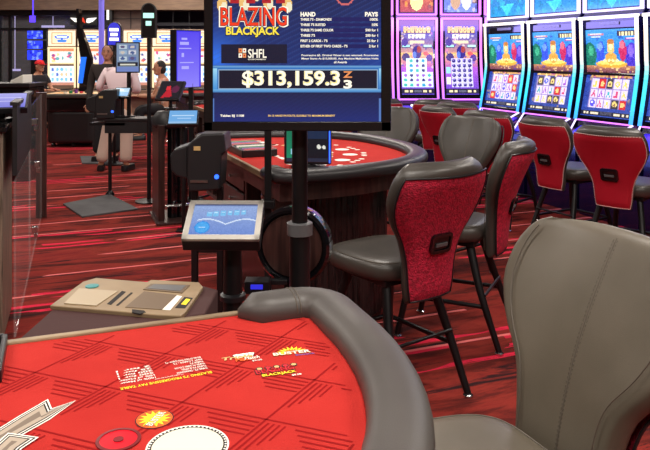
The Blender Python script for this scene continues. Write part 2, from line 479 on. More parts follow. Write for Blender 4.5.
def felt_pattern(mb, a, d, inset, z, mi, Minv):
    "hatched rhombus print, clipped to the felt outline"
    poly = outline(a, d, inset+.01, .03)
    def inside(p):
        x, y = p; c = False; n = len(poly); j = n-1
        for i in range(n):
            xi, yi = poly[i]; xj, yj = poly[j]
            if (yi > y) != (yj > y) and x < (xj-xi)*(y-yi)/(yj-yi)+xi: c = not c
            j = i
        return c
    A = Minv.to_3x3() @ Vector((.083, .155, 0)); B = Minv.to_3x3() @ Vector((.162, -.063, 0)); O = Minv @ Vector((-.183, 1.496, 0))
    # the first print direction runs from the foot of a cell to its head, the second across it
    def stroke(p, q, w):
        dv = (q-p); L = dv.length; dv.normalize(); nn = Vector((-dv.y, dv.x, 0))*w/2
        K = max(1, int(L/.02))
        for k in range(K):
            s0 = p+dv*(L*k/K); s1 = p+dv*(L*(k+1)/K)
            if all(inside((x.x, x.y)) for x in (s0-nn, s0+nn, s1-nn, s1+nn)):
                mb.add([tuple(x)[:2]+(z,) for x in (s0-nn, s1-nn, s1+nn, s0+nn)], [(0, 1, 2, 3)], mi)
    for i in range(-14, 15):
        for j in range(-14, 15):
            N = O+A*i+B*j
            if abs(N.x) > a+.3 or N.y > .3 or N.y < -d-.3: continue
            stroke(N-B, N, .0042)
            stroke(N-A, N, .0045)
            for k in range(1, 5):
                off = -A*.085*k
                stroke(N-B*(.70-.07*k)+off, N+off-B*.03, .0048-.0002*k)
                off = B*.062*k
                stroke(N-A*(.80-.11*k)+off, N+off-A*.06, .0048-.0002*k)

def make_table(name, label, a, d, loc, rz, rail_m, rail_hw=.06, cat='blackjack table', tips=.22, z_top=.985, drawers=False, base_inset=.36, pattern=True, bodyh=.1):
    root = empty(name, loc, rz, label, cat)
    M = Matrix.Translation(Vector(loc)) @ Matrix.Rotation(rz, 4, 'Z'); Minv = M.inverted()
    zf = z_top-.022
    # felt
    ft = MB(); pl = outline(a, d, rail_hw*1.2, .0); ft.prism(pl, zf-.02, zf)
    if pattern: felt_pattern(ft, a, d, rail_hw*2, zf+.0006, 1, Minv)
    felt = ft.build('felt_top', [FELT, FELT_L], root)
    # rail
    c = rail_hw; path = outline(a, d, c, 0)
    right = [(a-c-tips, -.035), (a-c-tips*.6, -.033), (a-c-tips*.3, -.032)]
    arc = [(a-c-.075+.075*math.sin(R(q)), -.105+.073*math.cos(R(q))) for q in (0, 15, 30, 45, 60, 75, 90)]
    mid = [p for p in path[1:-1] if -p[1] > .2*d/1.15 - .02]
    pts = [(x, y) for x, y in right]+arc
    pts += mid
    pts += [(-x, y) for x, y in reversed(arc)]+[(-x, y) for x, y in reversed(right)]
    res = []
    for p, q in zip(pts, pts[1:]):
        n = max(1, int(math.dist(p, q)/.03))
        for k in range(n): res.append((p[0]+(q[0]-p[0])*k/n, p[1]+(q[1]-p[1])*k/n))
    res.append(pts[-1])
    rl = MB(); rl.sweep(res, c, .04, 24, 2.3, zc=z_top-.01, taper=.05); rail = rl.build('arm_rail', rail_m, root, smooth=60)
    for sg in (-1, 1):
        sm = MB()
        for off in (0, .012):
            q = Vector((sg*(a-c-.075-off*.8), -.032+.0, 0)); 
            ring = [(q.x, q.y+(c+.0008)*math.copysign(abs(math.cos(t))**(2/2.3), math.cos(t)), z_top-.01+.0408*math.copysign(abs(math.sin(t))**(2/2.3), math.sin(t))) for t in [PI*k/14 for k in range(15)]]
            sm.tube(ring, .0015, 4)
        sm.build('rail_seam', SEAM, rail)
    # dealer edge trim
    tr = MB(); tr.box((0, -.008, zf-.012), (2*(a-c-tips)+.06, .022, .036)); tr.build('dealer_edge_trim', TRIM, root, bevel=.004)
    # body
    bd = MB(); bd.prism(outline(a, d, .085, .03), zf-.02-bodyh, zf-.02); bd.build('apron', WOOD, root)
    # fluted base
    bs = MB(); o = outline(a, d, base_inset, .16, n=60); pts = []
    for k in range(len(o)-1):
        p, q = Vector(o[k]), Vector(o[k+1]); L = (q-p).length; m = max(1, round(L/.035)); dv = (q-p)/max(L, 1e-6); nn = Vector((-dv.y, dv.x))
        for i in range(m):
            s0 = p+(q-p)*(i/m); pts.append(tuple(s0)); pts.append(tuple(p+(q-p)*((i+.5)/m)-nn*.012))
    pts.append(o[-1])
    bs.prism(pts, .06, zf-.02-bodyh); bs.build('fluted_base', FLUTE, root)
    kp = MB(); kp.prism(outline(a, d, base_inset+.03, .18), 0, .06); kp.build('plinth', BLACKP, root)
    if drawers:
        db = MB()
        y0, y1 = -.035, -.3; dd_ = .14; zt_, zb_ = zf-.03, .60
        xs0, xs1 = -(a-.24), (a-.24)
        # frame around two niches and a drawer bank
        cuts = [xs0, -.62, -.28, .3, .62, xs1]
        db.box(((xs0+xs1)/2, y0-.065, zb_-.01), (xs1-xs0, .13, .03)); db.box(((xs0+xs1)/2, y0-.12, (zt_+zb_)/2), (xs1-xs0, .02, zt_-zb_))
        for x in cuts: db.box((x, y0-.06, (zt_+zb_)/2), (.03, .12, zt_-zb_))
        db.box(((xs0+xs1)/2, y0-.06, zt_-.012), (xs1-xs0, .12, .03))
        body = db.build('dealer_cabinet', WOOD, root, bevel=.003)
        for (xa, xb) in ((cuts[0], cuts[1]), (cuts[2], cuts[3]), (cuts[4], cuts[5])):
            for kz in range(2):
                w = xb-xa-.05; hh = (zt_-zb_-.07)/2; zc = zt_-.035-hh*(kz+.5)-.01*kz
                dr = MB(); dr.box(((xa+xb)/2, y0-.004, zc), (w, .018, hh-.012)); do = dr.build('drawer', WOOD, root, bevel=.004)
                kn = MB(); kn.lathe([(.006, 0), (.006, .012), (.013, .018), (.013, .024), (.008, .028)], n=12, M=Matrix.Translation(((xa+xb)/2, y0+.005, zc)) @ Matrix.Rotation(-PI/2, 4, 'X')); kn.build('knob', CHROME, do, smooth=40)
    return root, M, felt, zf

# ================================================================== SETTING
def carpet():
    m, nt, b = nmat('casino_carpet'); N = nt.nodes; L = nt.links
    tc = N.new('ShaderNodeTexCoord')
    mp = N.new('ShaderNodeMapping'); mp.inputs['Rotation'].default_value = (0, 0, R(-22)); L.new(tc.outputs['Object'], mp.inputs['Vector'])
    def noise_(scale, stretch, detail=4, dist=0, rough=.55):
        q = N.new('ShaderNodeMapping'); q.inputs['Scale'].default_value = stretch; L.new(mp.outputs['Vector'], q.inputs['Vector'])
        t = N.new('ShaderNodeTexNoise'); t.inputs['Scale'].default_value = scale; t.inputs['Detail'].default_value = detail; t.inputs['Distortion'].default_value = dist; t.inputs['Roughness'].default_value = rough
        L.new(q.outputs['Vector'], t.inputs['Vector']); return t.outputs['Fac']
    def ramp(src, stops):
        r = N.new('ShaderNodeValToRGB'); e = r.color_ramp.elements
        while len(e) < len(stops): e.new(.5)
        for el, (p, c) in zip(e, stops): el.position = p; el.color = (*c, 1)
        L.new(src, r.inputs['Fac']); return r.outputs['Color']
    def math_(op, a, b_=None):
        n = N.new('ShaderNodeMath'); n.operation = op
        for i, x in enumerate((a, b_)):
            if x is None: continue
            if isinstance(x, (int, float)): n.inputs[i].default_value = x
            else: L.new(x, n.inputs[i])
        return n.outputs[0]
    def mix(f, a, b_):
        n = N.new('ShaderNodeMix'); n.data_type = 'RGBA'; L.new(f, n.inputs['Factor']) if not isinstance(f, float) else None
        for k, x in (('A', a), ('B', b_)):
            i = [s for s in n.inputs if s.name == k and s.type == 'RGBA'][0]
            if isinstance(x, tuple): i.default_value = (*x, 1)
            else: L.new(x, i)
        return [s for s in n.outputs if s.type == 'RGBA'][0]
    base = ramp(noise_(1.0, (.9, 4.0, 1), 7, .6, .68), [(.34, hexc(50, 22, 22)), (.45, hexc(96, 34, 30)), (.54, hexc(140, 48, 40)), (.66, hexc(114, 32, 34))])
    dark = ramp(noise_(1.6, (.7, 5.5, 1), 6, .9, .7), [(.56, (0, 0, 0)), (.63, (1, 1, 1))])
    base = mix(dark, base, hexc(50, 28, 30))
    sep = N.new('ShaderNodeSeparateXYZ'); L.new(mp.outputs['Vector'], sep.inputs[0])
    wob = math_('MULTIPLY', noise_(2.5, (.5, .5, 1), 2), .06)
    yy = math_('ADD', sep.outputs['Y'], wob)
    fr = math_('FRACT', math_('MULTIPLY', yy, 9.0))
    line = math_('LESS_THAN', fr, .42)
    fr2 = math_('LESS_THAN', math_('FRACT', math_('MULTIPLY', yy, .62)), .30)
    seg = math_('GREATER_THAN', noise_(1.0, (.9, 3.5, 1), 1), .52)
    grain = math_('GREATER_THAN', noise_(1.0, (3.0, 60, 1), 4, 0, .8), .42)
    k = math_('MULTIPLY', math_('MULTIPLY', line, fr2), math_('MULTIPLY', seg, grain))
    col = mix(k, base, hexc(228, 44, 74))
    fr3 = math_('MULTIPLY', math_('LESS_THAN', math_('FRACT', math_('MULTIPLY', yy, 2.3)), .06), math_('GREATER_THAN', noise_(1.0, (.5, 2.5, 1), 1), .5))
    col = mix(fr3, col, hexc(235, 120, 120))
    L.new(col, b.inputs['Base Color']); b.inputs['Roughness'].default_value = .95; b.inputs['Specular IOR Level'].default_value = .1
    t = N.new('ShaderNodeTexNoise'); t.inputs['Scale'].default_value = 260; L.new(tc.outputs['Object'], t.inputs['Vector'])
    bp = N.new('ShaderNodeBump'); bp.inputs['Strength'].default_value = .5; bp.inputs['Distance'].default_value = .005; L.new(t.outputs['Fac'], bp.inputs['Height']); L.new(bp.outputs['Normal'], b.inputs['Normal'])
    return m
CARPET = carpet()
WALL = mat('brown_wall_panels', hexc(112, 92, 84), .7, var=(3, hexc(128, 106, 96), (1, 1, 3)))
BEAM = mat('tan_bulkhead', hexc(138, 112, 90), .6, var=(5, hexc(120, 96, 78), (1, 1, 6)))
DKWALL = mat('dark_panelling', hexc(30, 28, 38), .5)
CEIL = mat('ceiling_paint', hexc(120, 112, 108), .9)
XL, XR, YB, YF, ZC = -8.5, 6.5, -3.0, 18.0, 3.6
struct('floor', MB().box(((XL+XR)/2, (YB+YF)/2, -.05), (XR-XL, YF-YB, .1)), CARPET)
struct('ceiling', MB().box(((XL+XR)/2, (YB+YF)/2, ZC+.05), (XR-XL, YF-YB, .1)), CEIL)
struct('wall_left', MB().box((XL-.05, (YB+YF)/2, ZC/2), (.1, YF-YB, ZC)), WALL)
struct('wall_right', MB().box((XR+.05, (YB+YF)/2, ZC/2), (.1, YF-YB, ZC)), DKWALL)
struct('wall_front', MB().box(((XL+XR)/2, YB-.05, ZC/2), (XR-XL, .1, ZC)), WALL)
w = MB(); w.box(((XL+XR)/2, YF+.05, ZC/2), (XR-XL, .1, ZC)); struct('wall_back', w, mat('far_hall_wall', hexc(70, 74, 110), .5, var=(1.5, hexc(40, 42, 66), (1, 1, 3))))  # bluish wall colour stands in for tone and reflections of the window glass
# partition with a dark framed window on the left, brown panels to its right
YP = 16.2
w = MB()
w.box((-3.6, YP-.2, 3.10), (9.8, .5, 1.0))
struct('wall_bulkhead', w, BEAM)
w = MB(); x0 = D(113, 0, YP).x; x1 = D(143, 0, YP).x
w.box(((x0+x1)/2, YP-.02, 1.4), (x1-x0, .22, 2.8))
for z in (2.05, 2.42, 2.78): w.box(((x0+x1)/2, YP-.14, z), (x1-x0, .015, .012), 1)
for x in ((x0+x1)/2+.1,): w.box((x, YP-.14, 2.2), (.012, .015, 1.2), 1)
struct('wall_partition', w, [WALL, DKWALL])
w = MB(); xa = D(141, 0, YP).x; xb = D(206, 0, YP).x
for z in (2.66, 2.30, 2.02): w.box(((xa+xb)/2, YP-.05, z), (xb-xa, .12, .07))
for k in range(5): w.box((xa+(xb-xa)*k/4, YP-.02, 2.3), (.03, .08, .8))
struct('trim_1', w, DKWALL)
w = MB(); x0 = D(-2, 0, YP).x; x1 = D(113, 0, YP).x
w.box((x0, YP, 1.3), (.14, .24, 2.9)); w.box((x1, YP-.1, 1.3), (.1, .3, 2.9)); w.box(((x0+x1)/2, YP-.02, 2.55), (x1-x0, .3, .12)); w.box((x0+.28, YP, 1.3), (.05, .1, 2.6)); w.box(((x0+x1)/2, YP, 2.2), (x1-x0, .06, .04))
wf = struct('window_1', w, BLACKP)
g = MB(); g.box(((x0+x1)/2, YP+.03, 1.3), (x1-x0, .012, 2.5)); g.build('pane', GLASS, wf)

# ceiling lamps
k = 0
CL = [(-2.6, -.6), (0, -.6), (2.6, -.6), (-2.6, 2.2), (.2, 1.9), (2.8, 2.2), (-3.2, 5.2), (0, 5.2), (3.2, 5.2), (-3.2, 8.6), (0, 8.6), (3.2, 8.6), (-3.4, 12.2), (0, 12.2), (3.4, 12.2), (-6.2, 9.5), (-6.0, 13.6), (-3.2, 14.6)]  # last three panels are added to brighten the dim far left background
for i, (x, y) in enumerate(CL):
    ro = empty('ceiling_light', (x, y, ZC-.03), 0, 'square white ceiling light panel above the gaming floor', 'ceiling light', 'ceiling light panels')
    MB().box((0, 0, .01), (1.0, .6, .04)).build('frame', GREYP, ro)
    MB().box((0, 0, -.012), (.92, .52, .01)).build('diffuser', E_CEIL, ro)
    ld = bpy.data.lights.new('panel_lamp', 'AREA'); ld.shape = 'RECTANGLE'; ld.size = .9; ld.size_y = .5
    ld.energy = 52 if y < 3 else (46 if y < 7 else 44); ld.color = (1, .93, .85)
    lo = bpy.data.objects.new('panel_lamp', ld); COL.objects.link(lo); lo.location = (x, y, ZC-.08)
wd = bpy.data.worlds.new('world'); sc.world = wd; wd.use_nodes = True
wd.node_tree.nodes['Background'].inputs[0].default_value = (.5, .45, .5, 1); wd.node_tree.nodes['Background'].inputs[1].default_value = .15

# ================================================================== FRONT TABLE
FT_LOC = (-.85, 1.57, 0); FT_RZ = math.atan2(.352, .936)
ft_root, FM, ft_felt, ZF = make_table('blackjack_table', 'red felt blackjack table in the foreground with thick grey padded rail', .945, 1.15, FT_LOC, FT_RZ, RAIL, .058)
FI = FM.inverted()
def onfelt(px, py, dz=.0012):
    p = G(px, py, ZF+dz); q = FI @ p; return (q.x, q.y, ZF+dz)
def printed(name, label=None):
    return MB()
def pmat(p0, ang):   # print matrix: world position on the felt, world angle -> table local
    q = FI @ Vector((p0[0], p0[1], 0))
    return Matrix.Translation((q.x, q.y, 0)) @ Matrix.Rotation(ang-FT_RZ, 4, 'Z')
def flat(mb, pts, z, mi): 
    o = len(mb.v); mb.add([(x, y, z) for x, y in pts], [list(range(len(pts)))], mi)
def circ(r, n=40, a0=0): return [(r*math.cos(a0+2*PI*i/n), r*math.sin(a0+2*PI*i/n)) for i in range(n)]
def disc(mb, c, r, z, mi, n=40): flat(mb, [(c[0]+x, c[1]+y) for x, y in circ(r, n)], z, mi)
def burst(mb, c, r0, r1, z, mi, n=18, a0=0, a1=2*PI):
    pts = []
    for i in range(2*n+1):
        a = a0+(a1-a0)*i/(2*n); r = r1 if i % 2 else r0
        pts.append((c[0]+r*math.cos(a), c[1]+r*math.sin(a)))
    if a1-a0 < 6: pts.append(c)
    else: pts = pts[:-1]
    o = len(mb.v); mb.add([(c[0], c[1], z)]+[(x, y, z) for x, y in pts], [], mi)
    for i in range(len(pts)):
        mb.f.append([o, o+1+i, o+1+(i+1) % len(pts)]); mb.m.append(mi)
PM = [P_WHITE, P_CREAM, P_YELLOW, P_ORANGE, P_BLACK, P_GREY, P_SILVER, P_RED, P_BLUE, P_TAN, FELT_L]
z1 = ZF+.0012
# pay table block
mb = MB(); p0 = G(211, 371.5, ZF); p1 = G(120, 388.5, ZF); ang = math.atan2(p1.y-p0.y, p1.x-p0.x); Wd = (p1-p0).length
M = pmat(p0, ang); M.translation.z = z1
text(mb, "BLAZING 7'S PROGRESSIVE PAY TABLE", M, Wd, .0105, 2, 0.020)
Lr = [("THREE 7'S - DIAMONDS", "100% of Meter"), ("THREE 7'S SUITED", "10% of Meter"), ("THREE 7'S SAME COLOR", "500 for 1"), ("THREE 7'S", "200 for 1"), ("FIRST 2 CARDS - 7'S", "25 for 1"), ("EITHER OF FIRST TWO CARDS - 7'S", "2 for 1")]
text(mb, "All wagers pay from the meter", M @ Matrix.Translation((Wd*.3, -.012, 0)), Wd*.32, .005, 0, 0.010)
for i, (a_, b_) in enumerate(Lr):
    yy = -.022-.0115*i
    text(mb, a_, M @ Matrix.Translation((.002, yy, 0)), min(.075, .0032*len(a_)), .0075, 0, 0.018)
    text(mb, b_, M @ Matrix.Translation((Wd*.6, yy, 0)), Wd*.38, .0075, 0, 0.018)
mb.build('printed_pay_table', PM, ft_felt, fixn=False)['label'] = 'white and yellow printed pay table'
# three logos
def wpt(px, py): p = G(px, py, ZF); return (p.x, p.y)
def logo(p0, p1):
    a, b = Vector(wpt(*p0)), Vector(wpt(*p1)); d_ = b-a
    M = pmat(a, math.atan2(d_.y, d_.x)); M.translation.z = z1; return M, d_.length
mb = MB(); M, w_ = logo((260, 379), (300, 373.5))
flat(mb, [], 0, 0) if False else None
text(mb, "BLAZING", M @ Matrix.Translation((-.004, .019, .0)), w_*1.0, .021, 4, 0.03)
text(mb, "BLAZING", M @ Matrix.Translation((-.002, .0205, .0004)), w_*.96, .018, 7, 0.015)
text(mb, "BLACKJACK", M @ Matrix.Translation((.006, .0005, 0)), w_*.88, .017, 4, 0.035)
text(mb, "BLACKJACK", M @ Matrix.Translation((.007, .002, .0004)), w_*.85, .014, 2, 0.025)
for i in range(5):
    burst(mb, (0, 0), .0, .0, 0, 4, 3) if False else None
    q = M @ Vector((.008+i*w_*.22, .043, 0)); disc(mb, (q.x, q.y), .008, z1, 4, 10); disc(mb, (q.x, q.y), .0055, z1+.0003, 7 if i % 2 else 9, 8)
text(mb, "$5.00", M @ Matrix.Translation((w_*.78, -.009, 0)), w_*.24, .008, 0, 0.020)
mb.build('printed_logo', PM, ft_felt, fixn=False)['label'] = 'red and yellow printed game logo'
mb = MB(); M, w_ = logo((274, 356.5), (312, 352.5))
q = M @ Vector((w_*.5, .006, 0)); burst(mb, (q.x, q.y), .022, .036, z1-.0003, 2, 9, ang-PI-FT_RZ+.1, ang-FT_RZ-.1) ; burst(mb, (q.x, q.y), .014, .024, z1, 3, 9, ang-PI-FT_RZ+.1, ang-FT_RZ-.1)
text(mb, "BUSTER", M @ Matrix.Translation((-.001, -.001, .0003)), w_, .016, 9, 0.04)
text(mb, "BUSTER", M @ Matrix.Translation((0, .001, .0006)), w_*.97, .013, 0, 0.015)
text(mb, "Blackjack", M @ Matrix.Translation((w_*.55, -.012, 0)), w_*.5, .009, 8, 0.015)
mb.build('printed_logo', PM, ft_felt, fixn=False)['label'] = 'sunburst printed logo'
mb = MB(); M, w_ = logo((224, 364), (262, 358.5))
q = M @ Vector((w_*.58, .028, 0))
for dx, aa in ((-.014, .35), (-.004, .1), (.006, -.15), (.016, -.4)):
    R2 = M @ Matrix.Translation((w_*.58+dx, .026, .0001)) @ Matrix.Rotation(aa, 4, 'Z'); mb.box((0, 0, 0), (.014, .02, .0002), 4, M=R2); mb.box((0, 0, .0003), (.012, .018, .0002), 0, M=R2)
text(mb, "Triple", M @ Matrix.Translation((0, .008, .0006)), w_*.8, .02, 9, 0.040, .2)
text(mb, "Match", M @ Matrix.Translation((w_*.3, -.002, .0008)), w_*.55, .017, 3, 0.045, .2)
text(mb, "Match", M @ Matrix.Translation((w_*.55, 0.001, .0009)), w_*.4, .013, 0, 0.015, .2)
text(mb, "$5.00", M @ Matrix.Translation((w_*.72, -.011, 0)), w_*.26, .008, 0, 0.020)
mb.build('printed_logo', PM, ft_felt, fixn=False)['label'] = 'white and orange printed logo with cards'
# badge, sensor, betting circle, ribbon
def lp(px, py): q = FI @ G(px, py, ZF); return (q.x, q.y)
mb = MB(); c = lp(154.5, 419.5); disc(mb, c, .0335, z1, 4); disc(mb, c, .0315, z1+.0002, 3); burst(mb, c, .017, .029, z1+.0004, 2, 14)
a = Vector(wpt(149, 427)); b = Vector(wpt(165, 412)); M = pmat(a, math.atan2(b.y-a.y, b.x-a.x)); M.translation.z = z1+.0006
text(mb, "BUSTER", M @ Matrix.Translation((0, -.006, 0)), .052, .0155, 4, 0.050); text(mb, "BUSTER", M @ Matrix.Translation((0.001, -.005, .0003)), .05, .013, 0, 0.010)
mb.build('printed_badge', PM, ft_felt, fixn=False)['label'] = 'round yellow sunburst badge'
mb = MB(); c = lp(187.5, 447); r = .068
disc(mb, c, r, z1, 0, 60); disc(mb, c, r-.003, z1+.0002, 4, 60)
for i in range(52):
    a = 2*PI*i/52; disc(mb, (c[0]+(r-.0055)*math.cos(a), c[1]+(r-.0055)*math.sin(a)), .0020, z1+.0004, 0, 6)
disc(mb, c, r-.0095, z1+.0005, 1, 60)
mb.build('betting_circle', PM, ft_felt, fixn=False)['label'] = 'white betting circle with beaded border'
mb = MB(); c = lp(118.5, 440.5)
mb.lathe([(.037, 0), (.037, .0022), (.031, .0026), (.031, .0016), (.0085, .0016), (.0085, .0028), (.0, .0028)], (c[0], c[1], z1-.001), 40, 0)
o = mb.build('bet_sensor', [mat('sensor_rim', hexc(110, 20, 24), .4), mat('sensor_red', hexc(214, 6, 32), .3), mat('sensor_dark', hexc(120, 10, 20), .4)], ft_felt, smooth=30); o['label'] = 'round red bet sensor'
for p in o.data.polygons:
    rr = math.hypot(p.center.x-c[0], p.center.y-c[1])
    p.material_index = 1 if .010 < rr < .030 else (2 if rr <= .010 else 0)
mb = MB()
def ribbon(pts, zb):
    P = [Vector(lp(*p)) for p in pts]; cc = sum(P, Vector((0, 0)))/len(P)
    n = len(P)
    def inset(d_):
        out = []
        for i in range(n):
            a, b, c_ = P[i-1], P[i], P[(i+1) % n]
            e1 = (b-a).normalized(); e2 = (c_-b).normalized(); n1 = Vector((-e1.y, e1.x))*sgn; n2 = Vector((-e2.y, e2.x))*sgn
            q = n1+n2; out.append(b+q*d_/max(.35, (1+n1.dot(n2))))
        return [tuple(x) for x in out]
    ar = sum(P[i].x*P[(i+1) % n].y-P[(i+1) % n].x*P[i].y for i in range(n)); sgn = 1 if ar > 0 else -1
    for k_, (d_, mi) in enumerate(((0, 0), (.0030, 4), (.0062, 0), (.0085, 4), (.0115, 6), (.022, 5))):
        flat(mb, inset(d_), zb+.0002*k_, mi)
ribbon([(-40, 447), (-6, 432), (18, 417), (48, 399.5), (52, 409), (76, 401), (50, 420), (20, 437), (-10, 452), (-40, 470)], z1)
ribbon([(-40, 480), (-12, 452), (8, 434), (39, 438.5), (22, 450), (5, 470), (-20, 490)], z1+.0012)
mb.build('printed_ribbon', PM, ft_felt, fixn=False)['label'] = 'silver and black ribbon print'
# chip tray at the dealer's edge, its end just in view
tx = FI @ G(-2, 370, ZF)
tr = empty('chip_tray', FM @ Vector((-.02, -.11, ZF)), FT_RZ, 'black chip tray on the near red felt at the left picture edge', 'chip tray')
c_ = MB(); Wt = .56
for x in (-Wt/2, Wt/2): c_.box((x, 0, .012), (.012, .2, .026))
for y in (-.1, .1): c_.box((0, y, .012), (Wt, .012, .026))
c_.box((0, 0, .003), (Wt, .2, .006)); c_.build('tray_frame', BLACKP, tr, bevel=.003)
tr.location = FM @ Vector((lp(6, 350)[0]-Wt/2-.004, lp(6, 352)[1]-.06, ZF+.001))
for i in range(10):
    cm = MB(); xx = -Wt/2+.03+i*.0525
    for k in range(36):
        cm.lathe([(.0195, -.0016), (.0195, .0016)], n=14, M=Matrix.Translation((xx, -.08+.0042*k, .026)) @ Matrix.Rotation(PI/2, 4, 'X'))
    tag(cm.build('chip_row', CHIP_C[(i*2) % 5], None, loc=tr.location, rz=FT_RZ), 'row of %s casino chips lying in the black chip tray' % ['white', 'green', 'purple', 'red', 'black'][i % 5], 'casino chips', 'rows of chips in the near tray', 'stuff')

# card shuffler housing behind the front table
hz = .86
def wq(px, py, h=hz): p = G(px, py, h); return (p.x, p.y)
sh = empty('shuffler_cabinet', (-.6, 2.2, 0), 0, 'low brown cabinet with beige device panel behind the near table edge', 'card shuffler cabinet')
OX, OY = -.6, 2.2
def loc2(pts): return [(x-OX, y-OY) for x, y in pts]
body = [wq(4, 350), wq(78, 285.5), wq(102, 279), wq(204, 284.5), wq(218, 288), wq(205, 312)]
m_ = MB(); m_.prism(loc2([body[0], body[1], body[2], body[3], body[4], body[5]]), .02, hz-.004); m_.build('body', BROWN, sh, bevel=.006)
kk = MB(); kk.prism(loc2([body[0], body[1], body[2], body[3], body[4], body[5]]), 0, .02); kk.build('kick_plate', BLACKP, sh)
pl = [(50, 308), (83, 283.8), (96, 280), (147, 284.3), (151, 282), (199, 284.5), (203, 289), (197, 298), (186, 314), (181, 318.5), (157, 317.5), (120, 314)]
m_ = MB(); m_.prism(loc2([wq(*p) for p in pl]), hz-.006, hz+.008); dp = m_.build('deck_plate', BEIGE, sh, bevel=.003)
hz2 = hz+.008
def pat(name, pts, m2, z=.0015, lab=None):
    q = MB(); q.prism(loc2([wq(x, y, hz2) for x, y in pts]), hz2-.002, hz2+z); o = q.build(name, m2, dp, bevel=.0008 if z > .001 else 0)
    if lab: o['label'] = lab
    return o
pat('card_lid', [(79, 289), (118, 291.7), (96, 306.5), (64, 304)], BEIGE_L, .003, 'pale square lid')
pat('card_well', [(144, 291.7), (177, 295.4), (162, 310), (125, 307.6)], TAUPE, .0018, 'taupe recessed card well')
pat('display_window', [(151, 284.2), (190, 285.6), (182, 293.5), (143, 290)], TAUPE, .0025)
pat('display_glass', [(154, 285.2), (186, 286.4), (180, 292), (147, 289.2)], GREYP, .0035)
pat('white_label', [(176.5, 295.5), (182, 296.3), (170, 310.3), (162, 309.6)], P_WHITE, .0006)
pat('maker_badge', [(184.5, 297), (193, 298), (185, 308.5), (175, 308)], P_BLACK, .0006)
pat('badge_mark', [(186, 299), (190.5, 299.5), (186, 305), (181, 304.5)], P_YELLOW, .001)
pat('slot', [(122, 291), (126, 292), (111, 305), (107, 304)], P_BLACK, .0007)
pat('slot', [(131, 292.5), (133, 293), (118, 306), (116, 305.4)], P_BLACK, .0007)
pat('thumb_notch', [(132, 309.4), (144, 310.6), (146, 312.5), (140, 314), (132, 312.5)], P_BLACK, .0007)
q = MB(); p = wq(92, 286.5, hz2); q.lathe([(.021, -.002), (.021, .003), (.014, .004), (0, .004)], (p[0]-OX, p[1]-OY, hz2), 20); q.build('round_button', TEAL, dp, smooth=40)['label'] = 'teal round button'

# ================================================================== SIGN
YS = 2.45; XS = (298.5-325)*YS/F
sg = empty('jackpot_sign', (XS, YS, 0), 0, 'large dark blue lit blackjack jackpot sign on thick black pole', 'electronic sign')
def sx(px): return (px-325)*YS/F-XS
def sz(py): return EYE-(py-HOR)*YS/F
yf = -.045
m_ = MB(); T_ = -58
m_.box(((sx(204)+sx(391))/2, .012, (sz(T_)+sz(131))/2), (sx(391)-sx(204), .07, sz(T_)-sz(131))); m_.build('casing', BLACKP, sg, bevel=.006)
m_ = MB()
for (a_, b_, c_, d_) in ((204, 213, T_, 131), (381, 391, T_, 131), (204, 391, T_, T_+9), (204, 391, 121.5, 131)):
    m_.box(((sx(a_)+sx(b_))/2, yf+.01, (sz(c_)+sz(d_))/2), (sx(b_)-sx(a_), .03, abs(sz(c_)-sz(d_))))
m_.build('bezel', BLACKG, sg, bevel=.003)
cv = Canvas(168, 170, (24, 36, 92))
H0, H1, V0, V1 = 213, 381, T_+9, 121.5
cu_ = lambda px: (px-H0)/(H1-H0); cvv = lambda py: (py-V0)/(V1-V0)
cv.grad(0, 0, 1, 1, (16, 24, 70), (28, 60, 140))
r2 = np.sqrt((cv.U-.05)**2*1.2+(cv.V-.95)**2)
PXX = H0+cv.U*(H1-H0); PYY = V0+cv.V*(V1-V0)
cv.a += (np.clip(1-np.hypot(PXX-216, (PYY-58))/55, 0, 1)[..., None]**1.5)*np.array((.1, .3, .55))
cv.a += (np.clip((PXX-330)/60, 0, 1)*np.clip((PYY+10)/80, 0, 1))[..., None]*np.array((.03, .1, .2))
st = (np.mod((PXX*.5+PYY*1.0), 5.2) < 1.5); cv.a[st] = cv.a[st]*.75+np.array((.15, .24, .42))*.4
cv.a = np.clip(cv.a, 0, 1)
cv.rect(cu_(221), cvv(44), cu_(287), cvv(63.5), (14, 18, 48))
for r_ in range(6): cv.rect(cu_(300), cvv(17.4+5.35*r_), cu_(378), cvv(21.2+5.35*r_), (20, 24, 96))
cv.grad(0, cvv(65), 1, cvv(68), (40, 90, 170), (170, 230, 255)); cv.rect(0, cvv(67.5), 1, cvv(91), (50, 120, 200)); cv.grad(0, cvv(68), cu_(217), cvv(90), (170, 230, 255), (70, 150, 225)); cv.grad(cu_(379.5), cvv(68), 1, cvv(90), (170, 230, 255), (60, 130, 210))
cv.grad(0, cvv(89.5), 1, cvv(92.5), (120, 190, 240), (60, 120, 190))
cv.rect(cu_(218), cvv(69.5), cu_(378), cvv(89), (150, 180, 210)); cv.rect(cu_(219), cvv(70.5), cu_(377), cvv(88), (14, 16, 40))
cv.grad(0, cvv(92.5), 1, 1, (22, 30, 74), (24, 42, 118)); st = (np.mod((PXX*.6+PYY), 4) < .9) & (PYY > 93); cv.a[st] = cv.a[st]*.9+np.array((.12, .16, .3))*.2
cv.rect(0, cvv(98), cu_(214.5), 1, (90, 130, 200)); cv.rect(cu_(379.5), cvv(98), 1, 1, (90, 130, 200))
fx = [(222, 7), (232, -3), (244, 5), (255, -4), (268, 4), (280, -2), (287, 7)]
for (a_, b_) in fx: cv.ell(cu_(a_), cvv(b_-2), .03, .045, (250, 200, 120)); cv.ell(cu_(a_+2), cvv(b_), .018, .03, (255, 246, 210))
for a_ in (230, 246, 262, 276): cv.rect(cu_(a_), cvv(-20), cu_(a_+9), cvv(3), (190, 30, 40)); cv.ell(cu_(a_+4.5), cvv(-4), .018, .025, (30, 10, 20))
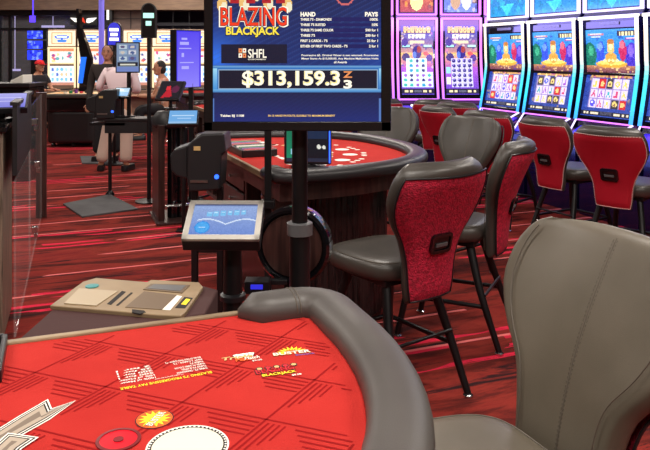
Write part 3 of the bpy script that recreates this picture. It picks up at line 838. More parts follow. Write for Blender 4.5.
cv.ell(cu_(345), cvv(-4), .055, .055, (225, 110, 110)); cv.ell(cu_(345), cvv(-5), .048, .05, (22, 34, 84))
screen('screen', cv, lambda u, v: (sx(H0+u*(H1-H0)), yf+.004, sz(V0+v*(V1-V0))), screen_mat('sign_screen', .85), sg)
def sgM(px, py, dy=.0): return Matrix.Translation((sx(px), yf+.0025-dy, sz(py))) @ Matrix.Rotation(PI/2, 4, 'X')
U = YS/F
SM = [E_TWHITE, E_TYEL, E_TRED, E_TDKRED, E_TGOLD, E_TORG, E_TBLK]
def sgt(name, items, extra=None, lab=None):
    m_ = MB()
    for it in items:
        body, px, py, dy, w_, h_, mi, bo = it[:8]; text(m_, body, sgM(px, py, dy), w_*U, h_*U, mi, bo, ycut=it[8] if len(it) > 8 else None)
    if extra: extra(m_)
    o = m_.build(name, SM, sg, fixn=False)
    if lab: o['label'] = lab
sgt('title_lettering', [("BLAZING", 218.8, 27.4, 0, 69.5, 21.5, 0, .05), ("BLAZING", 220.0, 26.4, .0006, 67, 19.5, 6, .035), ("BLAZING", 220.6, 25.8, .0012, 66, 18.6, 2, .012)], lab='red fiery title letters')
sgt('subtitle_lettering', [("BLACKJACK", 225.3, 38.2, 0, 55, 12, 6, .06), ("BLACKJACK", 226, 37.2, .0006, 53.5, 10.4, 1, .03)], lab='yellow subtitle letters')
def sq(m_):
    for i in range(2):
        for j in range(2): m_.box((sx(240.3+4*i), yf+.002, sz(50.5+5*j)), (3.4*U, .001, 4.2*U), 0 if (i+j) % 2 else 5); m_.box((sx(240.3+4*i), yf+.0012, sz(50.5+5*j)), (1.4*U, .001, 1.8*U), 3)
sgt('maker_logo', [("SHFL", 248, 58, 0, 18.5, 9, 0, .015), ("ENTERTAINMENT", 248, 60, 0, 18, 1.2, 0, .01)], sq)
rows = [("THREE 7'S - DIAMONDS", 31, "100%", 8), ("THREE 7'S SUITED", 25, "10%", 6), ("THREE 7'S SAME COLOR", 33, "500 for 1", 12.5), ("THREE 7'S", 14.5, "200 for 1", 12.5), ("FIRST 2 CARDS - 7'S", 27, "25 for 1", 11), ("EITHER OF FIRST TWO CARDS - 7'S", 47, "2 for 1", 9)]
it = [("HAND", 300.5, 16.5, 0, 15, 4.6, 0, .05), ("PAYS", 365, 16.5, 0, 13, 4.6, 0, .05)]
for i, (a_, wa, b_, wb) in enumerate(rows): it += [(a_, 300.5, 20.7+5.35*i, 0, wa, 2.7, 0, .03), (b_, 378-wb, 20.7+5.35*i, 0, wb, 2.7, 0, .03)]
sgt('hand_column', it[0:1]+it[2::2]); sgt('pays_column', it[1:2]+it[3::2])
sgt('rules_text', [("Progressive $5. Original Wager is not returned. Progressive", 301.5, 56.7, 0, 77, 2.4, 0, .02), ("Meter Starts At $10,000.00. Any Machine Malfunction Voids", 301.5, 60, 0, 77, 2.4, 0, .02), ("all Awards", 334, 63.3, 0, 13, 2.3, 0, .02)])
sgt('jackpot_amount', [("$313,159.3", 242, 88.2, 0, 98, 17.6, 0, .04), ("$313,159.3", 242.5, 87.6, .0006, 97, 16.6, 1, .022), ("$313,159.3", 242.6, 87.8, .0011, 97, 16.8, 0, .006), ("3", 343.5, 88.6, .001, 8.5, 8.6, 0, .04), ("Z", 343.0, 77.8, .001, 9.5, 6.5, 5, .03)], lab='cream jackpot amount with last digit rolling')
sgt('table_name', [("Tables BJ 1108", 220, 117.5, 0, 24, 2.9, 0, .03)])
sgt('footer_text', [("30-12 HAND PAYOUTS, ELIGIBLE TO MAXIMUM BENEFIT", 268, 117, 0, 67, 2.2, 4, .02)])
m_ = MB(); m_.lathe([(.028, .03), (.028, sz(118))], (0, .075, 0), 24); m_.lathe([(.037, .03), (.037, sz(237))], (0, .075, 0), 24); m_.build('pole', BLACKM, sg, smooth=40)
m_ = MB(); m_.lathe([(.040, sz(244)), (.046, sz(243)), (.046, sz(231)), (.040, sz(230))], (0, .075, 0), 24); m_.build('collar', GREYP, sg, smooth=40)
m_ = MB(); m_.box((0, .055, sz(40)), (.2, .04, .2)); m_.build('mounting_bracket', BLACKM, sg)
m_ = MB(); m_.lathe([(.17, 0), (.17, .012), (.12, .022), (.04, .03)], (0, .075, 0), 32); m_.build('base_plate', BLACKM, sg, smooth=40)

sg.location.y = YS+.045
# ================================================================== TABLET ON STAND
YT = 2.5; XT = (231-325)*YT/F
tb = empty('touch_display', (XT, YT, 0), 0, 'small silver framed blue touch display on black stand left of the sign pole', 'touch display')
M = Matrix.Translation((-.022, -.02, D(0, 219, YT).z)) @ Matrix.Rotation(R(-1), 4, 'Z') @ Matrix.Rotation(R(32), 4, 'X')
# display plane: x right, y up the slope, z outward
W2, H2 = .262, .185
sk = .0
m_ = MB(); m_.box((0, 0, -.026), (W2, H2, .048), M=M); m_.build('display_housing', BLACKP, tb, bevel=.004)
m_ = MB()
for (cx, cy, w_, h_) in ((0, H2/2-.009, W2, .018), (0, -H2/2+.011, W2, .022), (-W2/2+.010, 0, .020, H2), (W2/2-.010, 0, .020, H2)): m_.box((cx, cy, 0), (w_, h_, .012), M=M)
m_.build('silver_frame', SILVER, tb, bevel=.002)
cv = Canvas(72, 48, (110, 140, 205)); cv.grad(0, 0, 1, 1, (150, 172, 216), (104, 134, 205)); cv.grad(0, 0, 1, .06, (60, 70, 110), (120, 140, 190))
for i in range(6): cv.rect(.22+.105*i, .24-.012*i, .30+.105*i, .40-.012*i, (120, 190, 235)); cv.rect(.235+.105*i, .27-.012*i, .285+.105*i, .30-.012*i, (190, 225, 250))
cv.ell(.19, .74, .115, .19, (40, 140, 225)); cv.ell(.19, .74, .10, .165, (70, 165, 235)); cv.rect(.14, .72, .24, .75, (190, 225, 250))
yy = np.where(cv.U < .45, .55+.12*np.abs(cv.U-.22)/.22-.0, .50+.12*np.abs(np.sin((cv.U-.45)*6))); yy = .60-.16*np.abs(np.sin(cv.U*5.2+.35))+.04
cv.put((np.abs(cv.V-yy) < .02) & (cv.U > .1), (210, 225, 245)); cv.noise(.02, np.random.default_rng(1))
screen('screen', cv, lambda u, v: M @ Vector(((u-.5)*(W2-.036), (.5-v)*(H2-.036)+.002, .001)), SCREEN_DIM, tb)
m_ = MB(); m_.lathe([(.034, .02), (.034, .80), (.03, .93)], (0, .05, 0), 20); m_.build('stand_pole', BLACKM, tb, smooth=40)
m_ = MB(); m_.lathe([(.046, D(0, 304, YT).z), (.046, D(0, 299, YT).z), (.036, D(0, 297, YT).z)], (0, .05, 0), 20); m_.build('collar', BLACKP, tb, smooth=40)
m_ = MB(); m_.box((0, .05, .01), (.12, .2, .02)); m_.build('base_plate', BLACKM, tb, bevel=.004)

# round drum behind the pole
YD = 3.02
dr = empty('round_drum', D(292, 246, YD).xy.to_3d(), 0, 'large round black disc with glossy rim standing behind the sign pole', 'round disc')
zc = D(292, 246, YD).z
M = Matrix.Translation((0, 0, zc)) @ Matrix.Rotation(R(-14), 4, 'Z') @ Matrix.Rotation(PI/2, 4, 'X')
m_ = MB(); m_.lathe([(.158, -.08), (.163, -.06), (.163, .0), (.152, .012), (.14, .012), (.135, -.004), (.02, -.006)], n=48, M=M); m_.build('drum_shell', BLACKG, dr, smooth=35)
m_ = MB(); m_.lathe([(.13, -.007), (.13, .002), (.12, .003), (0, .003)], n=48, M=M); m_.build('face', WOOD, dr, smooth=35)
m_ = MB(); m_.box((0, .05, zc/2-.07), (.07, .05, zc-.14)); m_.box((0, .05, .01), (.3, .22, .02)); m_.build('support', BLACKM, dr, bevel=.004)
m_ = MB(); m_.box((-.14, -.05, .66), (.10, .07, .05)); m_.box((-.08, .0, .66), (.12, .03, .02)); m_.box((-.14, -.087, .665), (.05, .004, .02), 1); m_.build('control_box', [BLACKP, E_DECK], dr, bevel=.003)
#PART3
# ================================================================== CHAIRS
proto = make_chair('leather_chair', 'tall leather backed casino chair at far left foreground', 'chair', LEATHER, REDFAB, ws=1.16, rec=.24, Z1=1.16)
index_children(proto)
proto_r = make_chair('casino_chair', 'x', 'chair', LEATHER_D, REDFAB); index_children(proto_r)
proto_s = make_chair('slot_stool', 'x', 'chair', LEATHER_D, REDVIN, stitched=True, ws=.80, Z1=1.10); index_children(proto_s)
def setp(o, x, y, f, label, group=None):
    o.location = (x, y, 0); o.rotation_euler.z = math.atan2(-f[0], f[1]); o['label'] = label
    if group: o['group'] = group
setp(proto, .34, 1.67, (-.92, -.39), 'big taupe leather chair in the right foreground, nearest to the camera')
setp(proto_r, .31, 3.52, (-.6, .8), 'crimson weave backed chair with black pull handle beside the middle table', 'chairs at the middle table')
place(proto_r, .74, 4.20, (-.9, .43), 'narrow-looking crimson backed chair just behind the nearer crimson chair', 'chairs at the middle table')
place(proto_r, .85, 5.25, (-.75, -.66), 'grey leather chair facing the camera at the middle table, right end of its rail', 'chairs at the middle table')
place(proto_r, .46, 6.15, (-.3, -.95), 'grey leather chair facing the camera at the far side of the middle table', 'chairs at the middle table')
SG = 'red backed slot machine stools'
setp(proto_s, 2.30, 5.45, (.70, .71), 'red backed slot stool with white stitching, nearest and rightmost of the stools', SG)
place(proto_s, 2.12, 6.15, (.86, .51), 'red backed slot stool directly left of the nearest stool', SG)
place(proto_s, 1.74, 6.95, (.68, .73), 'red backed slot stool behind the grey chair, third from the right picture edge', SG)
place(proto_s, 1.45, 7.5, (.85, .5), 'red backed slot stool turned sideways, between two others before the bison machines', SG)
place(proto_s, 1.30, 8.75, (.05, 1), 'dark red slot stool with black handle directly below the left bison machine', SG)
place(proto_s, 1.66, 8.2, (.6, .8), 'dark red slot stool half hidden before the right bison machine', SG)
place(proto_s, .66, 8.9, (0, 1), 'dark red slot stool peeping out right of the jackpot sign', SG)
# ================================================================== MIDDLE TABLE
BT_RZ = math.atan2(.928, -.373)
bt, BM_, bfelt, ZB = make_table('blackjack_table', 'red felt blackjack table in the middle, behind the jackpot sign pole', 1.04, 1.26, (-.62, 4.63, 0), BT_RZ, RAIL_D, .065, drawers=True, pattern=False, base_inset=.25)
def tworld(M, x, y, z=0): return M @ Vector((x, y, z))
# white prints on the middle felt
def prints(felt, zf, a, d, rnd):
    m_ = MB()
    for i in range(7):
        t = R(20+140*i/6); cx, cy = .60*a*math.cos(t), -(.18+.58*(d-.2)*math.sin(t)); ang = t-PI/2
        M = Matrix.Translation((cx, cy, zf+.001)) @ Matrix.Rotation(-(PI/2-t)*1.0 if False else -(t-PI/2), 4, 'Z')
        disc(m_, (cx, cy), .05, zf+.001, 0, 16)
        for k in range(3):
            q = M @ Vector((-.09+.09*k, .14, 0)); disc(m_, (q.x, q.y), .034, zf+.001, k % 2, 7); q = M @ Vector((-.05+.07*k, -.09, 0)); disc(m_, (q.x, q.y), .022, zf+.001, 0, 5)
    for k in range(5): m_.box((-.24+.12*k, -.28, zf+.0006), (.09, .03, .001), 0)
    return m_.build('printed_layout', [P_WHITE, P_TAN, FELT], felt)
prints(bfelt, ZB, 1.04, 1.26, random)
# dealer monitor
dm = empty('dealer_monitor', D(308, 165, 4.15).xy.to_3d()+Vector((0, 0, ZB+.001)), R(-6), 'black dealer monitor with green screen standing on the middle felt', 'monitor')
m_ = MB(); m_.box((0, 0, .13), (.27, .06, .22)); m_.box((0, .05, .12), (.2, .06, .16)); m_.build('monitor_body', BLACKP, dm, bevel=.008)
m_ = MB(); m_.lathe([(.10, 0), (.10, .008), (.03, .016), (.025, .03)], n=20); m_.build('stand', BLACKP, dm, smooth=40)
cv = Canvas(48, 36, (12, 16, 26)); cv.grad(0, 0, .42, .9, (20, 110, 80), (20, 130, 95)); cv.rect(.1, .6, .34, .78, (150, 210, 230)); cv.rect(0, .9, 1, 1, (30, 40, 60)); cv.ell(.78, .55, .05, .07, (225, 225, 215)); cv.ell(.9, .56, .04, .06, (225, 225, 215)); cv.rect(.45, .05, .98, .3, (22, 40, 70))
screen('screen', cv, lambda u, v: ((u-.5)*.24, -.032, .13+(.5-v)*.19), SCREEN_DIM, dm)
m_ = MB(); m_.box((.128, -.0305, .13), (.006, .004, .2)); m_.build('side_light', E_BLUE, dm)
# chip tray on middle table
def tray(loc, rz, label, n=8):
    t = empty('chip_tray', loc, rz, label, 'chip tray'); m_ = MB(); W_ = .5
    for x in (-W_/2, W_/2): m_.box((x, 0, .022), (.014, .22, .044))
    for y in (-.11, .11): m_.box((0, y, .022), (W_, .014, .044))
    m_.box((0, 0, .004), (W_, .22, .008)); m_.build('tray_frame', BLACKP, t, bevel=.003)
    m_ = MB(); m_.box((0, 0, .05), (W_+.01, .235, .008)); m_.build('clear_lid', GLASS, t)
    for i in range(n):
        x = -W_/2+.035+i*(W_-.07)/(n-1); cm = MB()
        for k in range(24): cm.lathe([(.019, -.003), (.019, .0025)], n=12, M=Matrix.Translation((x, -.095+.008*k, .03)) @ Matrix.Rotation(PI/2, 4, 'X'))
        o = cm.build('chip_row', CHIP_C[(i*3+1) % 5], None, loc=loc, rz=rz)
        tag(o, 'row of %s chips in the tray on the middle table' % ['red', 'purple', 'green', 'white', 'black'][i % 5], 'casino chips', 'rows of chips in the middle tray', 'stuff')
    return t
tray(tworld(BM_, .12, -.17, ZB+.001), BT_RZ, 'black chip tray under a clear lid at the dealer edge of the middle table')
# narrow sign post at the middle table's near corner
p = D(268, 195, 3.72)
ps = empty('flat_post', (p.x, p.y, 0), 0, 'flat black post rising behind the jackpot sign at the corner of the middle table', 'post')
m_ = MB(); m_.box((0, 0, .8), (.036, .02, 1.58)); m_.build('post', BLACKM, ps, bevel=.002)
m_ = MB(); m_.box((0, 0, .84), (.07, .06, .04)); m_.build('clamp', BLACKM, ps, bevel=.003)
m_ = MB(); m_.box((0, 0, .008), (.2, .2, .016)); m_.build('foot', BLACKM, ps)

# shuffling machines in rounded housings
def shuffler(Y, pts_off, s, label, depth=.26, pole=False):
    prof = [(174, 153), (178, 147), (191, 143), (197, 137), (205, 131.5), (227, 130.7), (229, 149), (225, 152), (223, 186), (193, 188), (191, 176), (180, 173), (175, 168)]
    Y0 = 4.25; base = D(205, 186, Y0)
    root = empty('card_shuffler', (base.x+pts_off[0], base.y+pts_off[1], 0), 0, label, 'card shuffler')
    P2 = [((x-205)*Y0/F, -(y-186)*Y0/F) for x, y in prof]
    zb = base.z
    m_ = MB(); Mx = Matrix.Translation((0, depth/2, zb)) @ Matrix.Rotation(PI/2, 4, 'X')
    up = [P2[i] for i in (2, 3, 4, 5, 6, 7)]+[P2[8], P2[9], P2[10]]
    m_.prism(up, 0, depth, M=Mx); m_.build('housing', DARKP, root, bevel=.012, seg=3)
    w_ = MB(); w_.prism([P2[i] for i in (0, 1, 2, 10, 11, 12)], .02, depth-.02, M=Mx); w_.build('side_wing', DARKP, root, bevel=.01, seg=3)
    q = MB(); q.box(((203-205)*Y0/F, -depth/2-.003, zb+(186-177.5)*Y0/F), (.10, .006, .014)); q.build('silver_strip', STEEL, root)
    q = MB(); q.box(((201-205)*Y0/F, -depth/2-.002, zb+(186-145.5)*Y0/F), (.038, .004, .024)); q.build('tan_sticker', P_TAN, root)
    q = MB(); q.lathe([(.013, 0), (.013, .006), (0, .008)], n=14, M=Matrix.Translation(((220-205)*Y0/F, -depth/2, zb+(186-173)*Y0/F)) @ Matrix.Rotation(PI/2, 4, 'X')); q.build('blue_lamp', E_BLUE, root)
    q = MB()
    if pole:
        q.lathe([(.02, .02), (.02, zb)], n=14); q.box((0, 0, zb-.01), (.4, .22, .03)); q.lathe([(.05, 0), (.05, .02), (.03, .05), (.02, .06)], n=16); q.build('pole', BLACKM, root, smooth=40)
    else:
        for x in (-.06, .09): q = MB(); q.box((x, 0, zb/2), (.035, .05, zb)); q.build('leg', BLACKM, root, bevel=.003)
        q = MB(); q.box((0, 0, .01), (.26, .26, .02)); q.box((0, 0, zb*.55), (.16, .03, .03)); q.build('base', BLACKM, root, bevel=.003)
    return root
shuffler(4.25, (0, 0), 1, 'black rounded card shuffler with blue lamp beside the middle table', .26)

# ================================================================== THIRD TABLE GROUP
t3, M3, f3, Z3 = make_table('blackjack_table', 'red felt blackjack table behind the tall violet display', 1.02, 1.25, (-1.42, 8.5, 0), BT_RZ, RAIL_D, .065, drawers=True, pattern=False)
prints(f3, Z3, 1.02, 1.25, random)
t4, M4, f4, Z4 = make_table('blackjack_table', 'farthest red felt blackjack table before the cream lit machines', 1.0, 1.2, (-2.55, 12.1, 0), BT_RZ, RAIL_D, .065, drawers=False, pattern=False)
# dealer station column
st = empty('dealer_station', D(170, 213, 7.05).xy.to_3d(), R(20), 'dark wooden dealer station with footboard below the violet display', 'dealer station')
m_ = MB(); m_.box((-.10, .1, .48), (.06, .5, .92)); m_.build('side_panel', WOOD, st, bevel=.004)
m_ = MB(); m_.box((.02, .05, .012), (.36, .6, .024)); m_.build('footboard', WOOD, st, bevel=.004)
for x in (.03, .12): m_ = MB(); m_.lathe([(.055, .024), (.055, .9)], (x, 0, 0), 18); m_.build('column', BLACKG, st, smooth=40)
m_ = MB(); m_.tube([(-.06, -.12, .16), (.2, -.12, .16)], .013, 8); m_.build('foot_rail', CHROME, st, smooth=40)
m_ = MB(); m_.lathe([(.14, .90), (.17, .93), (.17, 1.0), (.12, 1.06), (.0, 1.07)], (.0, .02, 0), 24); m_.build('turret', DARKP, st, smooth=40)
# tall violet display
YV = 7.9; p = D(190, 120, YV)
vd = empty('tall_display', (p.x, p.y, 0), 0, 'tall display glowing violet, seen obliquely on a black post', 'electronic sign')
zt, zb = D(0, 30, YV).z, D(0, 88, YV).z
MV = Matrix.Translation((-.02, 0, (zt+zb)/2)) @ Matrix.Rotation(R(52), 4, 'Z')
m_ = MB(); m_.box((0, .04, 0), (.36, .10, zt-zb), M=MV); m_.build('casing', BLACKP, vd, bevel=.004)
cv = Canvas(30, 56, (110, 90, 245)); cv.grad(0, 0, 1, 1, (80, 60, 235), (140, 130, 250))
for (a_, b_, c_, d_) in ((.2, .12, .45, .16), (.15, .2, .5, .25), (.1, .3, .6, .32), (.2, .4, .3, .46), (.15, .55, .7, .57), (.2, .63, .5, .67)): cv.rect(a_, b_, c_, d_, (175, 170, 255))
cv.rect(0, 0, 1, .02, (40, 20, 220)); cv.rect(0, 0, .04, 1, (60, 40, 225)); cv.rect(.95, 0, 1, 1, (70, 50, 230))
screen('screen', cv, lambda u, v: MV @ Vector(((u-.5)*.345, -.0115, (.5-v)*(zt-zb-.02))), SCREEN_DIM, vd)
m_ = MB(); m_.box((0, .06, zb/2), (.05, .05, zb+.1)); m_.box((0, .06, .01), (.24, .24, .02)); m_.build('post', BLACKM, vd, bevel=.003)
def tablet(name, c, w_, h_, tilt, rz, cvs, label, cat='tablet display', support=None, mat_=SCREEN_DIM):
    root = empty(name, (c.x, c.y, 0), 0, label, cat)
    M = Matrix.Translation((0, 0, c.z)) @ Matrix.Rotation(rz, 4, 'Z') @ Matrix.Rotation(tilt, 4, 'X')
    m_ = MB(); m_.box((0, 0, -.018), (w_, h_, .034), M=M); m_.build('housing', BLACKP, root, bevel=.004)
    screen('screen', cvs, lambda u, v: M @ Vector(((u-.5)*(w_-.03), (.5-v)*(h_-.03), .0015)), mat_, root)
    m_ = MB(); b = support if support is not None else 0
    m_.tube([(0, .03, b), (0, .03, c.z-.02)], .018, 10); m_.box((0, .03, b+.008), (.12, .12, .016)); m_.build('stand', BLACKM, root, smooth=40)
    return root
cv = Canvas(26, 18, (16, 12, 24)); cv.tri([(.2, 1), (.45, .2), (.7, .9)], (190, 20, 40)); cv.ell(.75, .45, .18, .22, (90, 20, 60)); cv.rect(.3, .3, .5, .5, (220, 40, 50))
tablet('tablet_display', D(170, 90, 7.08), .26, .23, R(50), R(-16), cv, 'tilted dark tablet display with red picture left of the violet display', support=1.075)
cv = Canvas(30, 14, (110, 170, 225)); cv.rect(.1, .35, .9, .45, (190, 220, 245)); cv.rect(.3, .55, .8, .65, (170, 205, 240)); cv.rect(0, .85, 1, 1, (150, 190, 230))
tablet('tablet_display', D(183, 117, 6.55), .28, .20, R(38), R(6), cv, 'light blue tablet display on the dealer station')
# pole mounted shuffler with its display, on a mat
sh2 = shuffler(8.3, (0, 0), 1, 'black card shuffler table on a single pole with small displays above', .3, True)
p = D(110, 193, 8.25); sh2.location = (p.x, p.y, 0)
for ch in list(COL.objects):
    if ch.parent == sh2 and not ch.name.startswith('pole'):
        for v in ch.data.vertices: v.co.z += .06; v.co.x = v.co.x*1.15-.03
m_ = MB(); m_.box((.15, .02, .88), (.62, .3, .03)); m_.box((.22, 0, .80), (.5, .22, .15)); m_.build('shelf', DARKP, sh2, bevel=.006)
p2 = D(127, 98, 8.25)
ds = empty('display_screen', (p2.x, p2.y+.03, 0.895), 0, 'small lit portrait display on a short post in front of the pink shirt', 'electronic sign')
za, zc_ = D(0, 42, 8.25).z-.895, D(0, 73, 8.25).z-.895
MD = Matrix.Translation((-.0, 0, (za+zc_)/2)) @ Matrix.Rotation(R(12), 4, 'Z')
m_ = MB(); m_.box((0, .04, 0), (.27, .09, za-zc_), M=MD); m_.build('casing', BLACKP, ds, bevel=.004)
cv = Canvas(26, 36, (120, 140, 170))
for i in range(3):
    for j in range(2): cv.rect(.1+.45*j, .06+.2*i, .45+.45*j, .2+.2*i, [(190, 205, 215), (90, 110, 170), (150, 175, 200), (205, 205, 215)][(i*2+j) % 4]); cv.ell(.27+.45*j, .13+.2*i, .1, .05, [(90, 80, 120), (200, 190, 180), (70, 90, 140)][(i+j) % 3])
cv.rect(.05, .68, .95, .8, (26, 26, 40)); cv.rect(.14, .71, .86, .77, (215, 215, 200)); cv.rect(0, .84, 1, 1, (110, 130, 190))
screen('screen', cv, lambda u, v: MD @ Vector(((u-.5)*.245, -.0065, (.5-v)*(za-zc_-.03))), SCREEN_DIM, ds)
m_ = MB(); m_.box((0, .05, zc_/2), (.04, .03, zc_+.1)); m_.box((0, .05, .006), (.12, .1, .012)); m_.build('post', BLACKM, ds)
cv = Canvas(20, 12, (180, 215, 240)); cv.rect(0, .5, 1, 1, (120, 180, 230)); cv.rect(.1, .2, .6, .3, (240, 250, 255))
tablet('tablet_display', D(122, 92, 8.2), .19, .15, R(45), R(-5), cv, 'small pale tablet below the portrait display', support=.90)
mt = G(103, 205, 0); mm = MB(); P4 = [G(63, 205), G(110, 195.5), G(138, 210), G(82, 218)]
m_ = MB(); m_.prism([(q.x, q.y) for q in P4], 0, .018); tag(m_.build('floor_mat', RUBBER, bevel=.004), 'black rubber floor mat on the red carpet below the pole mounted shuffler', 'floor mat')
P4 = [G(80, 157), G(120, 157), G(118, 165), G(82, 164)]
m_ = MB(); m_.prism([(q.x, q.y) for q in P4], 0, .018); tag(m_.build('floor_mat', RUBBER, bevel=.004), 'farther black floor mat at the feet of the person in pink', 'floor mat')
# round topped signs
def round_sign(c, w_, h_, label, rows, zfloor=0):
    root = empty('round_top_sign', (c.x, c.y, 0), R(8), label, 'limit sign')
    pts = [(-w_/2, 0), (w_/2, 0)]+[(w_/2*math.cos(R(a)), h_-w_/2+w_/2*math.sin(R(a))) for a in range(0, 181, 15)]
    M = Matrix.Translation((0, .045, c.z-h_)) @ Matrix.Rotation(PI/2, 4, 'X')
    m_ = MB(); m_.prism(pts, 0, .09, M=M); m_.build('sign_body', BLACKP, root, bevel=.006)
    inn = [(x*.8, .05+(y-.05)*.93+.01) for x, y in pts]; m_ = MB(); m_.prism(inn, .088, .094, M=M); m_.build('blue_face', E_DECK if rows[0] else BLACKG, root)
    for (z, ww, hh, mm_) in rows[1]: m_ = MB(); m_.box((0, -.05, c.z-h_+z), (ww, .006, hh)); m_.build('lit_number_plate', mm_, root)
    m_ = MB(); m_.lathe([(.022, .02), (.022, c.z-h_+.03)], n=12); m_.lathe([(.15, 0), (.15, .015), (.03, .03)], n=20); m_.build('pole', BLACKM, root, smooth=40)
    return root
E_MINT = emi('mint_digits', (190, 255, 235), 1.2)
p = D(149, 3, 7.9); round_sign(p, .165, .385, 'dark round topped table limit sign with two lit plates on tall pole', (False, [(.245, .115, .055, E_MINT), (.16, .06, .05, E_MINT)]))
p = D(114.5, 22, 10.6); round_sign(p, .22, .35, 'blue round topped table limit sign with three white plates beyond the man', (True, [(.235, .13, .045, E_WHITE), (.165, .10, .045, E_WHITE), (.095, .13, .045, E_WHITE)]))

# leather stools at third and fourth tables
for (x, y, f, l) in ((-1.13, 7.0, (-.1, 1), 'grey leather chair standing between the violet display and the jackpot sign'),):
    place(proto_r, x, y, f, l, 'chairs at the rear tables') if False else None
place(proto_r, -1.35, 9.85, (-.2, -.97), 'grey leather chair at the far end of the third table', 'chairs at the rear tables')
place(proto_r, -.62, 9.65, (-.5, -.86), 'grey leather chair at the third table, mostly behind the jackpot sign', 'chairs at the rear tables')
place(proto_r, -.98, 6.95, (-.5, -.86), 'grey leather chair with rounded back left of the jackpot sign edge', 'chairs at the rear tables')
place(proto_r, -2.75, 13.6, (-.1, -1), 'grey leather chair beyond the farthest felt table, left one', 'chairs at the rear tables')
place(proto_r, -2.1, 13.5, (-.2, -1), 'grey leather chair beyond the farthest felt table, right one', 'chairs at the rear tables')

# ================================================================== SLOT MACHINES
RN = np.random.default_rng(5)
def sea_upper(seed):
    r = np.random.default_rng(seed); c = Canvas(46, 44, (40, 130, 200)); c.grad(0, 0, 1, .8, (60, 150, 225), (30, 110, 200))
    c.blobs(r, 26, 0, .1, 1, .7, .05, [(80, 180, 240), (30, 80, 200), (120, 210, 250), (40, 60, 170)], .5)
    c.ell(.08, .6, .13, .3, (20, 110, 90)); c.ell(.1, .5, .05, .12, (60, 170, 130)); c.ell(.3, .55, .08, .28, (50, 80, 220)); c.ell(.29, .4, .05, .1, (110, 150, 250))
    c.ell(.9, .6, .13, .28, (70, 50, 190)); c.ell(.88, .5, .05, .14, (130, 100, 230)); c.ell(.73, .5, .07, .24, (190, 40, 90)); c.ell(.72, .36, .05, .09, (230, 110, 130))
    c.grad(0, .84, 1, 1, (190, 130, 90), (110, 60, 80)); c.blobs(r, 30, 0, .84, 1, 1, .03, [(235, 190, 120), (120, 70, 60), (90, 60, 140), (250, 220, 160)], .8)
    c.ell(.5, .8, .3, .09, (225, 165, 60)); c.ell(.5, .77, .26, .06, (250, 215, 110)); c.ell(.5, .66, .11, .14, (220, 160, 70)); c.ell(.5, .42, .075, .15, (238, 190, 110)); c.ell(.5, .28, .07, .06, (190, 120, 50)); c.ell(.5, .40, .04, .07, (250, 225, 170))
    for k in range(4): c.ell(.38+.08*k, .72, .03, .03, (255, 235, 160))
    c.rect(.05, .08, .36, .13, (190, 120, 130)); c.rect(.08, .09, .33, .12, (240, 220, 220)); c.rect(.1, .16, .3, .19, (225, 225, 250))
    c.rect(.64, .05, .97, .17, (40, 30, 50)); 
    for k in range(5): c.rect(.67+.058*k, .07, .705+.058*k, .15, (250, 235, 170))
    c.rect(.78, .2, .97, .25, (120, 40, 150)); c.rect(.8, .21, .95, .235, (250, 220, 250))
    return c.noise(.035, r)
def reels(seed, nx=5, ny=3, cellbg=(214, 200, 232)):
    r = np.random.default_rng(seed); c = Canvas(50, 38, (34, 60, 150)); c.blobs(r, 40, 0, 0, 1, .85, .05, [(60, 90, 190), (20, 40, 120), (200, 150, 90)], .6)
    c.rect(.1, 0, .9, .06, (200, 150, 90)); c.blobs(r, 16, .1, 0, .9, .06, .03, [(250, 220, 140), (120, 60, 50), (180, 90, 140)], .9)
    x0, y0, x1, y1 = .13, .08, .87, .80; cw, chh = (x1-x0)/nx, (y1-y0)/ny
    c.rect(x0, y0, x1, y1, (150, 130, 190))
    pal = [(150, 60, 190), (40, 70, 200), (200, 60, 110), (40, 160, 170), (230, 200, 90)]
    for i in range(nx):
        for j in range(ny):
            a, b = x0+cw*i, y0+chh*j; c.rect(a+.012, b+.012, a+cw-.006, b+chh-.008, cellbg); k = r.integers(0, 9); cx, cy = a+cw/2, b+chh/2
            p = pal[r.integers(len(pal))]
            if k < 3: c.tri([(cx-.045, cy+.08), (cx, cy-.08), (cx+.045, cy+.08)], p); c.tri([(cx-.02, cy+.08), (cx, cy), (cx+.02, cy+.08)], cellbg)
            elif k < 5: c.rect(cx+.0, cy-.07, cx+.03, cy+.06, p); c.rect(cx-.04, cy+.03, cx+.03, cy+.08, p)
            elif k < 6: c.ell(cx, cy, .045, .08, p); c.ell(cx, cy, .02, .04, cellbg)
            elif k < 7: c.rect(a+.01, b+.01, a+cw-.004, b+chh-.006, (190, 20, 30)); c.ell(cx, cy, .04, .06, (250, 190, 120))
            elif k < 8: c.rect(a+.01, b+.01, a+cw-.004, b+chh-.006, (50, 46, 60)); c.ell(cx, cy, .045, .07, (235, 205, 120)); c.ell(cx, cy+.02, .02, .03, (120, 80, 60))
            else: c.ell(cx, cy, .05, .09, (80, 70, 220)); c.ell(cx, cy-.03, .02, .03, (220, 220, 255))
    c.rect(0, .86, 1, .97, (16, 20, 44))
    for (a, b) in ((.06, .1), (.13, .17), (.2, .36), (.66, .78), (.82, .86), (.9, .95)): c.rect(a, .885, b, .945, (220, 205, 180))
    c.rect(.40, .88, .62, .95, (60, 60, 80))
    return c.noise(.03, r)
def strip(cols, n=24):
    c = Canvas(1, n, (0, 0, 0)); k = len(cols)-1
    for i in range(n):
        t = (i+.5)/n*k; a = min(k-1, int(t)); c.a[i, 0] = (np.array(cols[a])*(1-(t-a))+np.array(cols[a+1])*(t-a))/255
    return c
LED = screen_mat('led_strip', 1.7)
